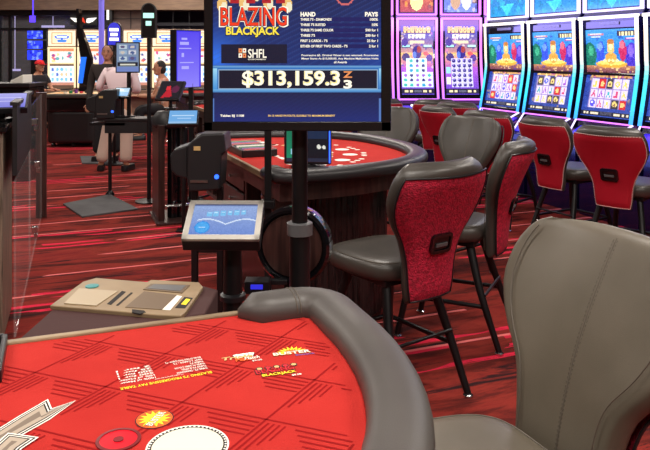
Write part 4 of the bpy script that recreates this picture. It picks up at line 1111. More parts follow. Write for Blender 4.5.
def slot_dual(loc, rz, seed, label, group):
    root = empty('slot_machine', loc, rz, label, 'slot machine', group)
    W = .80
    m_ = MB(); prof = [(.02, 0), (.6, 0), (.6, 2.75), (.12, 2.75), (.10, 2.04), (.07, 2.0), (.10, 1.44), (.02, .98), (.0, .9), (-.26, .76), (-.26, .70), (.02, .66)]
    Mx = Matrix(((0, 0, 1, -W/2), (1, 0, 0, 0), (0, 1, 0, 0), (0, 0, 0, 1)))
    m_.prism(prof, .015, W-.015, M=Mx); m_.build('cabinet', mat_cab, root, bevel=.006)
    m_ = MB(); m_.box((0, -.12, .845), (W-.16, .24, .012), rx=R(28)); m_.build('button_deck', E_DECKM, root, bevel=.003)
    for x in (-.12, .02, .16): b = MB(); b.lathe([(.024, 0), (.024, .012), (.018, .016)], n=14, M=Matrix.Translation((x, -.12, .853)) @ Matrix.Rotation(R(28), 4, 'X')); b.build('button', E_WHITE if x > .1 else BLACKG, root, smooth=40)
    m_ = MB()
    # lower screen
    lo = lambda u, v: ((u-.5)*(W-.14), -.012+.085*(1-v), 1.01+.40*(1-v))
    screen('reel_screen', reels(seed), lo, SCREEN, root)
    hi = lambda u, v: ((u-.5)*(W-.14), .075-.02*(1-v), 1.44+.42*(1-v))
    screen('feature_screen', sea_upper(seed+50), hi, SCREEN, root)
    for c_, z_ in (((0, .07, 1.905), (W-.13, .05, .07)), ((0, .055, 1.425), (W-.13, .04, .02)), ((0, -.005, .985), (W-.12, .05, .035))): MB().box(c_, z_).build('screen_surround', BLACKG, root, bevel=.003)
    m_ = MB(); m_.box((0, .04, 1.915), (.26, .01, .03)); m_.build('name_plate', GREYP, root)
    # lit side and top strips
    ys = [(-.05, .97), (.03, 1.42), (.03, 1.60), (.02, 1.97)]
    def edge(v): return (smooth_interp([(0, ys[3][0]), (.37, ys[2][0]), (.55, ys[1][0]), (1, ys[0][0])], v), 1.97-1.0*v)
    for sg in (-1, 1):
        def fn(u, v, sg=sg):
            y, z = edge(v); x = sg*(W/2-.04)+(u-.5)*.048; return (x, y, z)
        screen('light_strip', strip([(255, 250, 235), (255, 226, 190), (220, 210, 200), (60, 190, 210), (40, 200, 240), (60, 150, 255)]), fn, LED, root)
        m_ = MB(); rings = []
        for k in range(14):
            y, z = edge(k/13); x = sg*(W/2-.04); rings.append([(x-.026, y+.003, z), (x+.026, y+.003, z), (x+.026, .12, z), (x-.026, .12, z)])
        m_.loft(rings); m_.build('strip_housing', mat_cab, root)
        m_ = MB(); m_.tube([(sg*(W/2-.03), -.03, .965), (sg*(W/2-.16), -.27, .80)], .010, 6); m_.build('deck_light', E_WLAV, root)
    m_ = MB(); m_.box((0, .02, 1.975), (W-.03, .03, .03)); m_.build('top_light', E_WARMW, root)
    m_ = MB(); m_.box((0, -.03, .965), (W-.12, .03, .012)); m_.build('bottom_light', E_PINK, root)
    # topper
    r = np.random.default_rng(seed+9); c = Canvas(40, 34, (30, 110, 200)); c.grad(0, 0, 1, 1, (30, 60, 160), (30, 150, 215)); c.blobs(r, 24, 0, .5, 1, 1, .07, [(30, 170, 200), (20, 120, 170), (50, 190, 220)], .6); c.tri([(.3, .8), (.7, .75), (.5, 1)], (60, 200, 240))
    for k in range(8): c.rect(.14+.09*k, .42+.03*math.sin(k), .2+.09*k, .60+.03*math.sin(k), (225, 235, 250))
    c.rect(.35, .58, .62, .62, (190, 40, 70)); c.noise(.03, r)
    screen('topper_screen', c, lambda u, v: ((u-.5)*(W-.13), .085, 2.07+.6*(1-v)), SCREEN, root)
    m_ = MB()
    for x in (-1, 1): m_.box((x*(W/2-.03), .08, 2.37), (.025, .03, .66))
    m_.box((0, .08, 2.045), (W-.04, .03, .02)); m_.build('topper_light', E_WLAV, root)
    return root
mat_cab = mat('indigo_cabinet', hexc(16, 14, 44), .25, coat=.3)
E_DECKM = mat('deck_surface', hexc(60, 50, 190), .2, emit=hexc(60, 40, 220), es=.5)
E_WLAV = emi('lavender_light', (225, 210, 255), 1.7)
E_WARMW = emi('warm_white_strip', (255, 244, 226), 1.7)
SGM = 'slot machines with sea pictures'
Dv = Vector((.315, -.76)); C3 = Vector((2.70, 6.93)); rzb = math.atan2(-Dv.x*0-.925, .38)
labs = {-2: 'sea themed slot machine, farthest left of its bank', -1: 'sea themed slot machine, second from the left, red symbols on its reels', 0: 'sea themed slot machine, large and nearly complete at the right', 1: 'sea themed slot machine cut by the right picture edge'}
for k, l in labs.items():
    c = C3+Dv*k; slot_dual((c.x, c.y, 0), R(-67.7), 11+k*3, l, SGM)
def plains_art(seed, full):
    r = np.random.default_rng(seed); c = Canvas(44, 96, (120, 110, 220)); c.grad(0, 0, 1, .5, (40, 60, 190), (240, 160, 120)); c.grad(0, .4, 1, .65, (250, 190, 110), (160, 70, 190)); c.grad(0, .6, 1, 1, (180, 90, 210), (90, 60, 190))
    c.blobs(r, 60, 0, .1, 1, .62, .05, [(255, 220, 150), (230, 120, 190), (90, 80, 220), (255, 250, 230), (60, 40, 150)], .55)
    c.rect(.06, .03, .94, .11, (70, 40, 60))
    for k in range(7): c.rect(.08+.122*k, .035, .17+.122*k, .105, (250, 215, 130)); c.rect(.11+.122*k, .055, .14+.122*k, .085, (180, 90, 50))
    for k in range(5): c.rect(.22+.115*k, .13, .30+.115*k, .185, (235, 240, 255))
    c.rect(.28, .22, .72, .26, (240, 220, 180)); c.rect(.02, .28, .3, .325, (30, 50, 90)); c.rect(.05, .285, .27, .315, (170, 240, 250)); c.rect(.68, .28, .98, .325, (30, 50, 90)); c.rect(.71, .285, .95, .315, (190, 240, 250))
    c.ell(.12, .24, .1, .06, (80, 60, 150)); c.ell(.5, .39, .14, .1, (50, 40, 130)); c.ell(.56, .35, .07, .05, (160, 60, 60)); c.ell(.42, .43, .06, .05, (90, 120, 230)); c.ell(.78, .41, .09, .03, (230, 90, 90)); c.ell(.15, .46, .12, .06, (70, 50, 120)); c.ell(.88, .47, .1, .05, (90, 60, 150))
    if full:
        c.rect(.18, .48, .84, .9, (205, 200, 245))
        for i in range(4):
            for j in range(6): c.ell(.265+.163*i, .515+.07*j, .055, .026, (50, 40, 120)); c.ell(.25+.163*i, .505+.07*j, .02, .012, (150, 130, 230))
        c.rect(.02, .6, .15, .7, (150, 220, 235)); c.rect(.02, .75, .15, .85, (235, 225, 200))
    else:
        c.rect(.16, .48, .8, .9, (216, 236, 248)); c.rect(.02, .68, .98, .9, (216, 236, 248))
        for i in range(5):
            for j in range(6):
                if j < 3 and i in (0, 4): continue
                c.ell(.13+.185*i, .515+.07*j, .055, .022, [(60, 50, 120), (30, 150, 200), (150, 90, 200), (60, 180, 170)][r.integers(4)])
    c.rect(0, .92, 1, .985, (30, 26, 60))
    for (a, b) in ((.08, .2), (.26, .34), (.66, .78), (.84, .92)): c.rect(a, .935, b, .97, (235, 215, 170))
    c.rect(.38, .935, .62, .97, (90, 90, 110))
    return c.noise(.03, r)
def slot_curved(loc, seed, label, group, full, orange=True):
    root = empty('slot_machine', loc, 0, label, 'slot machine', group); W = .62
    def yc(z): q = (z-1.7)/.72; return .02-.16*max(0, -q)**1.6
    m_ = MB(); prof = [(.04, 0), (.6, 0), (.6, 3.0), (.1, 3.0), (.1, 2.16)]+[(yc(z)+.03, z) for z in (2.14, 1.9, 1.7, 1.5, 1.3, 1.15, 1.0, .96)]+[(-.3, .80), (-.3, .74), (.04, .7)]
    Mx = Matrix(((0, 0, 1, -W/2), (1, 0, 0, 0), (0, 1, 0, 0), (0, 0, 0, 1)))
    m_.prism(prof, .01, W-.01, M=Mx); m_.build('cabinet', mat_cab, root)
    m_ = MB(); m_.box((0, -.21, .875), (W-.14, .2, .012), rx=R(28)); m_.build('button_deck', E_DECKM, root)
    for x in (-.1, .0, .1): b = MB(); b.lathe([(.024, 0), (.024, .012), (.018, .016)], n=12, M=Matrix.Translation((x, -.22, .885)) @ Matrix.Rotation(R(28), 4, 'X')); b.build('button', E_WHITE if x < 0 else E_CYAN, root, smooth=40)
    m_ = MB(); n = 16; rings = []
    for k in range(n+1): z = .99+1.13*k/n; rings.append([(-W/2+.05, yc(z)+.02, z), (W/2-.05, yc(z)+.02, z)])
    m_.loft(rings, closed=False, cap=False); m_.build('screen_surround', BLACKG, root)
    screen('curved_screen', plains_art(seed, full), lambda u, v: ((u-.5)*(W-.15), yc(2.04-1.0*v)+.008, 2.04-1.0*v), SCREEN, root)
    for sg in (-1, 1):
        screen('light_strip', strip([(240, 150, 255), (225, 120, 255), (230, 130, 250), (190, 110, 255)]), lambda u, v, sg=sg: (sg*(W/2-.025)+(u-.5)*.035, yc(2.15-1.17*v)-.004, 2.15-1.17*v), LED, root)
        m_ = MB(); m_.loft([[(sg*(W/2-.025)-.02, yc(z)-.002, z), (sg*(W/2-.025)+.02, yc(z)-.002, z), (sg*(W/2-.025)+.02, .15, z), (sg*(W/2-.025)-.02, .15, z)] for z in [.97+1.19*k/12 for k in range(13)]]); m_.build('strip_housing', mat_cab, root)
        m_ = MB(); m_.tube([(sg*(W/2-.02), -.12, .96), (sg*(W/2-.08), -.31, .80)], .008, 6); m_.build('deck_light', E_WLAV, root)
        m_ = MB(); m_.box((sg*(W/2-.025), .07, 2.6), (.03, .03, .8)); m_.build('topper_light', E_PINK, root)
    m_ = MB(); m_.box((0, 0, 2.14), (W-.03, .04, .03)); m_.build('top_light', E_PINK, root)
    m_ = MB(); m_.box((0, yc(.97)-.005, .972), (W-.05, .03, .022)); m_.build('bottom_light', E_PINK, root)
    m_ = MB(); m_.box((0, .07, 2.205), (W-.05, .03, .022)); m_.build('topper_light', E_PINK, root)
    r = np.random.default_rng(seed+3); c = Canvas(36, 44, (150, 60, 60))
    if orange: c.grad(0, 0, 1, 1, (250, 190, 110), (170, 60, 60)); c.blobs(r, 40, 0, .4, 1, 1, .08, [(240, 150, 60), (150, 50, 60), (250, 220, 160), (110, 40, 60)], .7); c.ell(.5, .75, .2, .22, (250, 225, 150)); c.ell(.42, .68, .1, .08, (200, 220, 230))
    else: c.grad(0, 0, 1, 1, (60, 80, 190), (120, 140, 230)); c.blobs(r, 40, 0, .3, 1, 1, .08, [(170, 190, 250), (60, 60, 150), (230, 200, 190), (120, 80, 60)], .7); c.ell(.35, .75, .15, .2, (200, 160, 130)); c.ell(.68, .75, .15, .2, (225, 230, 255))
    c.noise(.03, r)
    screen('topper_screen', c, lambda u, v: ((u-.5)*(W-.14), .075, 2.24+.7*(1-v)), SCREEN, root)
    tt = MB(); text(tt, "BUFFALO", Matrix.Translation((-.2, yc(1.96)-.004, 1.955)) @ Matrix.Rotation(PI/2, 4, 'X'), .40, .075, 0, .05); text(tt, "CHIEF", Matrix.Translation((-.12, yc(1.88)-.004, 1.865)) @ Matrix.Rotation(PI/2, 4, 'X'), .24, .055, 1, .05)
    tt.build('title_lettering', [E_TGOLD, E_TWHITE], root, fixn=False)
    return root
SGB = 'tall curved slot machines with plains pictures'
for k, (x, l) in enumerate(((.70, 'curved buffalo slot machine, mostly hidden behind the jackpot sign'), (1.345, 'curved buffalo slot machine just right of the jackpot sign, open reels'), (1.99, 'curved buffalo slot machine with a full grid of dark symbols'), (2.635, 'curved buffalo slot machine half hidden by the sea themed bank'))):
    slot_curved((x, 10.5, 0), 31+k, l, SGB, k == 2, k < 2)
def glow(x, y, z, rz, w, e, col):
    ld = bpy.data.lights.new('bank_glow', 'AREA'); ld.shape = 'RECTANGLE'; ld.size = w; ld.size_y = .25; ld.energy = e; ld.color = col
    lo = bpy.data.objects.new('bank_glow', ld); COL.objects.link(lo); lo.location = (x, y, z); lo.rotation_euler = (PI/2+R(8), 0, rz)
    return lo
cc = C3-Dv*.5+Vector((-.925, -.38))*.30; glow(cc.x, cc.y, 2.0, R(-67.7), 3.0, 30, (.35, .3, 1)); glow(1.66, 10.15, 2.1, 0, 2.4, 26, (.6, .3, 1))
cc = C3-Dv*.5+Vector((-.925, -.38))*.34; glow(cc.x, cc.y, .66, R(-67.7), 3.0, 9, (.2, .25, 1)); glow(1.66, 10.1, .66, 0, 2.4, 7, (.25, .25, 1))
# cream lit machines in the far left
def slot_classic(c, label, seed, W=.56):
    root = empty('slot_machine', (c[0], c[1], 0), 0, label, 'slot machine', 'cream lit slot machines at the back')
    m_ = MB(); m_.box((0, .3, 1.08), (W, .55, 2.14)); m_.box((0, -.06, .82), (W, .3, .14)); m_.build('cabinet', CREAMC, root, bevel=.01)
    r = np.random.default_rng(seed)
    cv = Canvas(26, 17, (250, 225, 190)); cv.rect(.1, .12, .9, .9, (235, 150, 110)); cv.rect(.17, .2, .83, .8, (250, 225, 180)); cv.ell(.5, .42, .26, .14, (60, 110, 220)); cv.ell(.5, .68, .2, .1, (70, 130, 220)); cv.rect(.3, .38, .7, .46, (220, 235, 255)); cv.noise(.02, r)
    screen('top_sign', cv, lambda u, v: ((u-.5)*W*.98, .02, 2.12-.32*v), SCREEN, root)
    cv = Canvas(30, 24, (244, 226, 214)); cv.rect(0, 0, 1, .16, (240, 130, 90)); cv.blobs(r, 14, .08, .25, .92, .8, .09, [(80, 70, 140), (220, 90, 70), (60, 150, 160), (240, 200, 120), (190, 60, 120)], .8); cv.rect(0, .9, 1, 1, (230, 200, 150)); cv.noise(.02, r)
    screen('feature_screen', cv, lambda u, v: ((u-.5)*W*.86, .018, 1.74-.32*v), SCREEN, root)
    cv = Canvas(30, 26, (226, 238, 250))
    for i in range(5):
        for j in range(3): cv.ell(.12+.19*i, .18+.26*j, .06, .09, [(120, 180, 225), (90, 110, 190), (240, 190, 150), (170, 210, 235)][r.integers(4)])
    cv.rect(0, .86, 1, 1, (190, 130, 110)); cv.noise(.02, r)
    screen('reel_screen', cv, lambda u, v: ((u-.5)*W*.86, .018, 1.38-.4*v), SCREEN, root)
    m_ = MB()
    for x in (-1, 1): m_.box((x*W*.47, .012, 1.35), (.03, .03, .84))
    m_.box((0, .012, 1.76), (W, .03, .03)); m_.build('lit_frame', E_CREAM, root)
    m_ = MB(); m_.box((0, -.08, .9), (W*.8, .2, .02)); m_.build('button_deck', BLACKP, root)
    return root
CREAMC = mat('cream_cabinet', hexc(150, 120, 100), .4)
E_CREAM = emi('cream_lit_frame', (255, 228, 180), 1.3)
for i, (px, Y, l) in enumerate(((61.5, 15.0, 'cream lit slot machine behind the person in the red cap'), (91, 15.0, 'cream lit slot machine behind the leaning black column'), (137, 15.0, 'cream lit slot machine behind the portrait display'), (166, 15.0, 'cream lit slot machine left of the tall violet display'), (195, 15.05, 'cream lit slot machine hidden mostly by the tall violet display'))):
    p = D(px, 55, Y); o = slot_classic((p.x, p.y), l, 60+i, .58)
# blue stacked display tower
p = D(35, 55, 15.4); tw = empty('stacked_displays', (p.x, p.y, 0), 0, 'stack of three glowing blue displays left of the cream machines', 'display tower')
for k, (a_, b_) in enumerate(((30.5, 39), (40.5, 49), (50, 60))):
    z1_, z0_ = D(0, a_, 15.4).z, D(0, b_, 15.4).z; cv = Canvas(18, 10, (40, 60, 235)); cv.blobs(np.random.default_rng(k), 14, 0, 0, 1, 1, .12, [(90, 120, 255), (20, 20, 180), (130, 160, 255)], .7)
    m_ = MB(); m_.box((0, .1, (z0_+z1_)/2), (.34, .2, z1_-z0_)); m_.build('display_box', BLACKP, tw)
    screen('display', cv, lambda u, v: ((u-.5)*.33, -.003, z1_-.005-(z1_-z0_-.01)*v), SCREEN, tw)
m_ = MB(); m_.box((0, .1, D(0, 60, 15.4).z/2), (.2, .15, D(0, 60, 15.4).z)); m_.box((0, .1, 2.1), (.1, .1, .2)); m_.build('post', BLACKM, tw)
p = D(32.5, 19, 15.2); m_ = MB(); m_.box((p.x, p.y, p.z), (.11, .05, .14)); m_.box((p.x, p.y+.03, p.z+.5), (.02, .02, .9)); 
tag(m_.build('hanging_display', E_VIOLET), 'small violet display hanging near the top of the window', 'display')

for (xa_, xb_, yy_) in ((40, 92, 15), (42, 64, 26.5), (10, 20, 70)):
    yw_ = 17.1+(xb_ % 3)*.3; a_, b_ = D(xa_, yy_, yw_), D(xb_, yy_, yw_); m_ = MB(); m_.box(((a_.x+b_.x)/2, yw_, a_.z), (b_.x-a_.x, .08, .05)); m_.tube([((a_.x+b_.x)/2, yw_, a_.z), ((a_.x+b_.x)/2, yw_, 3.6)], .01, 6)
    tag(m_.build('hanging_light', E_LAMPB), 'long pale hanging light far behind the dark framed window', 'light', 'hanging lights behind the window')
# pillar lights, leaning column, winged emblem
p = D(101.5, 0, 14.4); m_ = MB(); zt = 3.55; m_.lathe([(.055, .0), (.055, zt)], (p.x, p.y, 0), 16); tag(m_.build('light_column', mat('violet_column', hexc(120, 110, 200), .3, emit=hexc(110, 100, 240), es=.35), smooth=40), 'slender violet glowing column before the far machines', 'light column')
p = D(84, 60, 14.35); lc = empty('leaning_column', (p.x, p.y, 0), 0, 'leaning black column with a blue lit edge above the far table', 'display column')
def DX(px, py, Y=14.35): q = D(px, py, Y); return (q.x-p.x, q.z)
m_ = MB(); Mq = Matrix(((1, 0, 0, 0), (0, 0, 1, -.08), (0, 1, 0, 0), (0, 0, 0, 1)))
m_.prism([DX(77.5, 9), DX(80, 9), DX(81.5, 28), DX(87, 42), DX(92, 58), DX(92, 92), DX(80, 92), DX(82, 60), DX(78, 30)], 0, .16, M=Mq); m_.build('column_body', BLACKG, lc)
m_ = MB(); m_.prism([DX(82.5, 57), DX(88, 57), DX(84, 83), DX(79.5, 83)], -.015, .0, M=Mq); m_.build('blue_edge', E_BLUEL, lc) if False else m_.build('blue_edge', mat('blue_panel_lit', hexc(30, 90, 220), .3, emit=hexc(30, 110, 240), es=.9), lc)
m_ = MB(); q = DX(84, 92); m_.box((q[0], 0, q[1]/2), (.2, .14, q[1])); m_.build('pedestal', BLACKM, lc)
p = D(83.5, 20, YP-.25); em = empty('winged_emblem', (p.x, p.y, p.z), 0, 'red emblem between two white wings on the dark window head', 'wall sign')
u = (YP-.25)/F
for sg in (-1, 1):
    m_ = MB(); m_.prism([(sg*3.0*u, -2.4*u), (sg*5*u, -3.0*u), (sg*9*u, -1.5*u), (sg*13*u, 2.2*u), (sg*6*u, 1.8*u), (sg*3.5*u, 1.2*u)], -.02, .02, M=Matrix.Rotation(PI/2, 4, 'X')); m_.build('white_wing', E_WHITE, em)
m_ = MB(); text(m_, "A", Matrix.Translation((-2.4*u, -.03, -3*u)) @ Matrix.Rotation(PI/2, 4, 'X'), 4.8*u, 5.2*u, 0, .1); m_.build('red_letter', E_TRED, em, fixn=False)
m_ = MB(); m_.box((0, .09, 0), (.6, .14, .22)); m_.build('backing', BLACKP, em)
p = D(108.5, 14, YP-.3); m_ = MB(); m_.box((p.x, p.y-.05, p.z), (.04, .04, .26)); tag(m_.build('wall_lamp', E_WHITE), 'narrow white lamp on the pillar right of the violet column', 'wall lamp')

# ================================================================== FAR LEFT TABLE, COUNTERS
YC = 12.3
cr = empty('roulette_table', D(71, 148, 12.5).xy.to_3d(), 0, 'long dark roulette table with pale lit layout at the far left', 'roulette table')
Wc = 1.15
m_ = MB(); m_.prism(rrect(1.0, .8, .12, 4, 0, .4), .62, .86); m_.build('table_body', BLACKG, cr, bevel=.03, seg=3)
m_ = MB(); m_.prism(rrect(1.08, .88, .14, 4, 0, .4), .86, .93); m_.build('padded_rim', LEATHER_D, cr, bevel=.02, seg=3)
cv = Canvas(60, 30, (225, 190, 140)); rr_ = np.random.default_rng(3)
for i in range(12):
    for j in range(3): cv.rect(.1+.07*i, .2+.2*j, .16+.07*i, .37+.2*j, [(220, 120, 60), (245, 230, 200), (190, 150, 90)][rr_.integers(3)])
lay = screen('layout', cv, lambda u, v: ((u-.5)*.92, .75*(1-v)+.03, .934), None, cr)
ml, nt, b = nmat('layout_cloth'); a = nt.nodes.new('ShaderNodeAttribute'); a.attribute_name = 'Col'; nt.links.new(a.outputs['Color'], b.inputs['Base Color']); b.inputs['Roughness'].default_value = .9
lay.data.materials.clear(); lay.data.materials.append(ml)
m_ = MB(); m_.prism(rrect(.96, .74, .2, 6, 0, .4), .07, .64); m_.build('pedestal', DARKP, cr, bevel=.05, seg=3)
for x in (-.35, 0, .35): m_ = MB(); m_.lathe([(.04, -.02), (.04, .02)], n=12, M=Matrix.Translation((x, .12, .04)) @ Matrix.Rotation(PI/2, 4, 'Y')); m_.build('caster', BLACKP, cr, smooth=40)
for i in range(5):
    p = D(66+4.2*i, 86, 12.9); m_ = MB()
    h_ = .03+.02*((i*7) % 3); m_.lathe([(.03, 0), (.03, h_)], (p.x+.1, 12.6+.05*i, .936), 14)
    tag(m_.build('chip_stack', [MATS['chip_white'], E_CHB][i % 2] if False else CHIP_C[(i*2) % 5]), 'small stack of chips on the far roulette table', 'casino chips', 'chip stacks on the roulette table')
# pit counter at far left
pc = empty('pit_counter', D(12, 100, 9.2).xy.to_3d()+Vector((0, 0, 0)), 0, 'dark pit counter at the left edge behind the podium', 'counter'); pc.location.z = 0
m_ = MB(); m_.box((-.15, .2, .6), (.78, .5, 1.2)); m_.build('body', BLACKG, pc, bevel=.01)
m_ = MB(); m_.box((-.15, .18, 1.225), (.84, .58, .05)); m_.build('top', BLACKP, pc, bevel=.008)
p = pc.location+Vector((.07, .12, 1.25))
pr = empty('receipt_printer', p, R(-12), 'small white slanted device on the dark pit counter', 'card printer')
m_ = MB(); m_.prism([(-.09, 0), (.09, 0), (.09, .11), (-.09, .03)], -.1, .1, M=Matrix.Rotation(PI/2, 4, 'X')); m_.build('case', P_WHITE, pr, bevel=.005)
m_ = MB(); m_.box((.0, -.0, .083), (.11, .12, .008), ry=-math.atan2(.08, .18)); m_.build('window', BLACKP, pr)
# podium and glass partition on the left
pd = empty('podium', (0, 0, 0), 0, 'streaked oak podium with chrome handle at the left edge', 'podium')
ang = R(19); ex = Vector((math.cos(ang), math.sin(ang))); ey = Vector((-math.sin(ang), math.cos(ang)))
pd.location = (-1.79, 4.0, 0); pd.rotation_euler.z = ang     # near right corner at the root
m_ = MB(); m_.box((-.4, .3, .6), (.8, .6, 1.16)); m_.build('body', WOODG, pd, bevel=.004)
m_ = MB(); m_.box((-.4, .3, 1.195), (.84, .64, .03)); m_.build('top', BLACKG, pd, bevel=.004)
m_ = MB(); m_.box((-.4, .3, .01), (.78, .58, .02)); m_.build('kick_plate', BLACKP, pd)
m_ = MB(); m_.box((-.43, -.008, .6), (.66, .018, 1.08)); door = m_.build('door', WOODG, pd, bevel=.003)
m_ = MB(); m_.box((-.11, -.022, .80), (.11, .014, .03)); m_.box((-.07, -.03, .815), (.06, .02, .012)); m_.build('handle', CHROME, door, bevel=.003)
m_ = MB(); m_.box((-.11, -.019, .72), (.075, .006, .10)); m_.box((-.11, -.0225, .72), (.05, .004, .074), 1); m_.build('lock_plate', [CHROME, BLACKP], door, bevel=.002)
cv = Canvas(40, 20, (150, 150, 225)); cv.grad(0, 0, 1, 1, (170, 170, 235), (120, 120, 215)); cv.rect(.1, .3, .9, .34, (200, 200, 245)); cv.rect(.2, .55, .7, .6, (190, 190, 240))
q = pd.location+Vector((-.42*ex.x+.3*ey.x, -.42*ex.y+.3*ey.y, 1.21)); q = D(0, 98, 4.35); 
tablet('touch_screen', Vector((q.x, q.y, 1.335)), .32, .24, R(20), ang, cv, 'violet lit touch screen lying tilted on the podium', support=1.212)
gp = empty('glass_partition', (-1.735, 4.02, 0), 0, 'glass partition with black privacy panel, chrome clamps and dark post', 'partition')
dv = Vector((-.346, 1.0)).normalized(); Lr_ = 3.3; ga = math.atan2(dv.y, dv.x); gp.rotation_euler.z = ga
m_ = MB(); m_.box((.72, 0, 1.13), (1.36, .025, .40)); m_.box((.72, 0, 1.335), (1.38, .05, .02)); m_.build('privacy_panel', DARKP, gp)
m_ = MB(); m_.box((2.35, 0, .62), (1.86, .012, 1.2)); m_.build('glass_pane', GLASS, gp)
m_ = MB(); m_.box((.72, 0, .46), (1.36, .012, .88)); m_.build('glass_pane', GLASS, gp)
m_ = MB(); m_.box((3.32, 0, .62), (.06, .10, 1.24)); m_.build('post', WOOD, gp, bevel=.004)
for (t, z) in ((1.9, 1.07), (2.3, .67), (1.9, .2)):
    m_ = MB(); m_.box((t, -.012, z), (.05, .045, .05)); m_.box((t, -.02, z-.05), (.02, .03, .04)); m_.build('clamp', CHROME, gp, bevel=.004)

# ================================================================== PEOPLE
def skin_mesh(chains, sub=2):
    "chains: list of [(point, radius), ...]; first chain is the root; a chain starting on an existing point joins it"
    vs, es, rs = [], [], []
    def find(p):
        for i, v in enumerate(vs):
            if (Vector(v)-Vector(p)).length < 1e-4: return i
    for ch in chains:
        prev = None
        for (p, r) in ch:
            i = find(p)
            if i is None: vs.append(tuple(p)); rs.append(r); i = len(vs)-1
            if prev is not None: es.append((prev, i))
            prev = i
    me = bpy.data.meshes.new('s'); me.from_pydata(vs, es, []); o = bpy.data.objects.new('s', me); COL.objects.link(o)
    sm = o.modifiers.new('skin', 'SKIN')
    if not me.skin_vertices: me.skin_vertices.new()
    for i, r in enumerate(rs):
        rr = r if isinstance(r, tuple) else (r, r); me.skin_vertices[0].data[i].radius = rr; me.skin_vertices[0].data[i].use_root = (i == 0)
    ss = o.modifiers.new('sub', 'SUBSURF'); ss.levels = sub; ss.render_levels = sub
    dg = bpy.context.evaluated_depsgraph_get(); ev = bpy.data.meshes.new_from_object(o.evaluated_get(dg))
    out = ([tuple(v.co) for v in ev.vertices], [list(p.vertices) for p in ev.polygons])
    bpy.data.objects.remove(o); return out
def ellipsoid(mb, c, r, mi=0, M=None, n=16, zmin=-1, zmax=1):
    rings = []
    for k in range(n//2+1):
        t = -PI/2+PI*k/(n//2); z = math.sin(t)
        if z < zmin-1e-6 or z > zmax+1e-6: continue
        rings.append([(c[0]+r[0]*math.cos(t)*math.cos(2*PI*i/n), c[1]+r[1]*math.cos(t)*math.sin(2*PI*i/n), c[2]+r[2]*z) for i in range(n)])
    mb.loft(rings, mi, M=M)
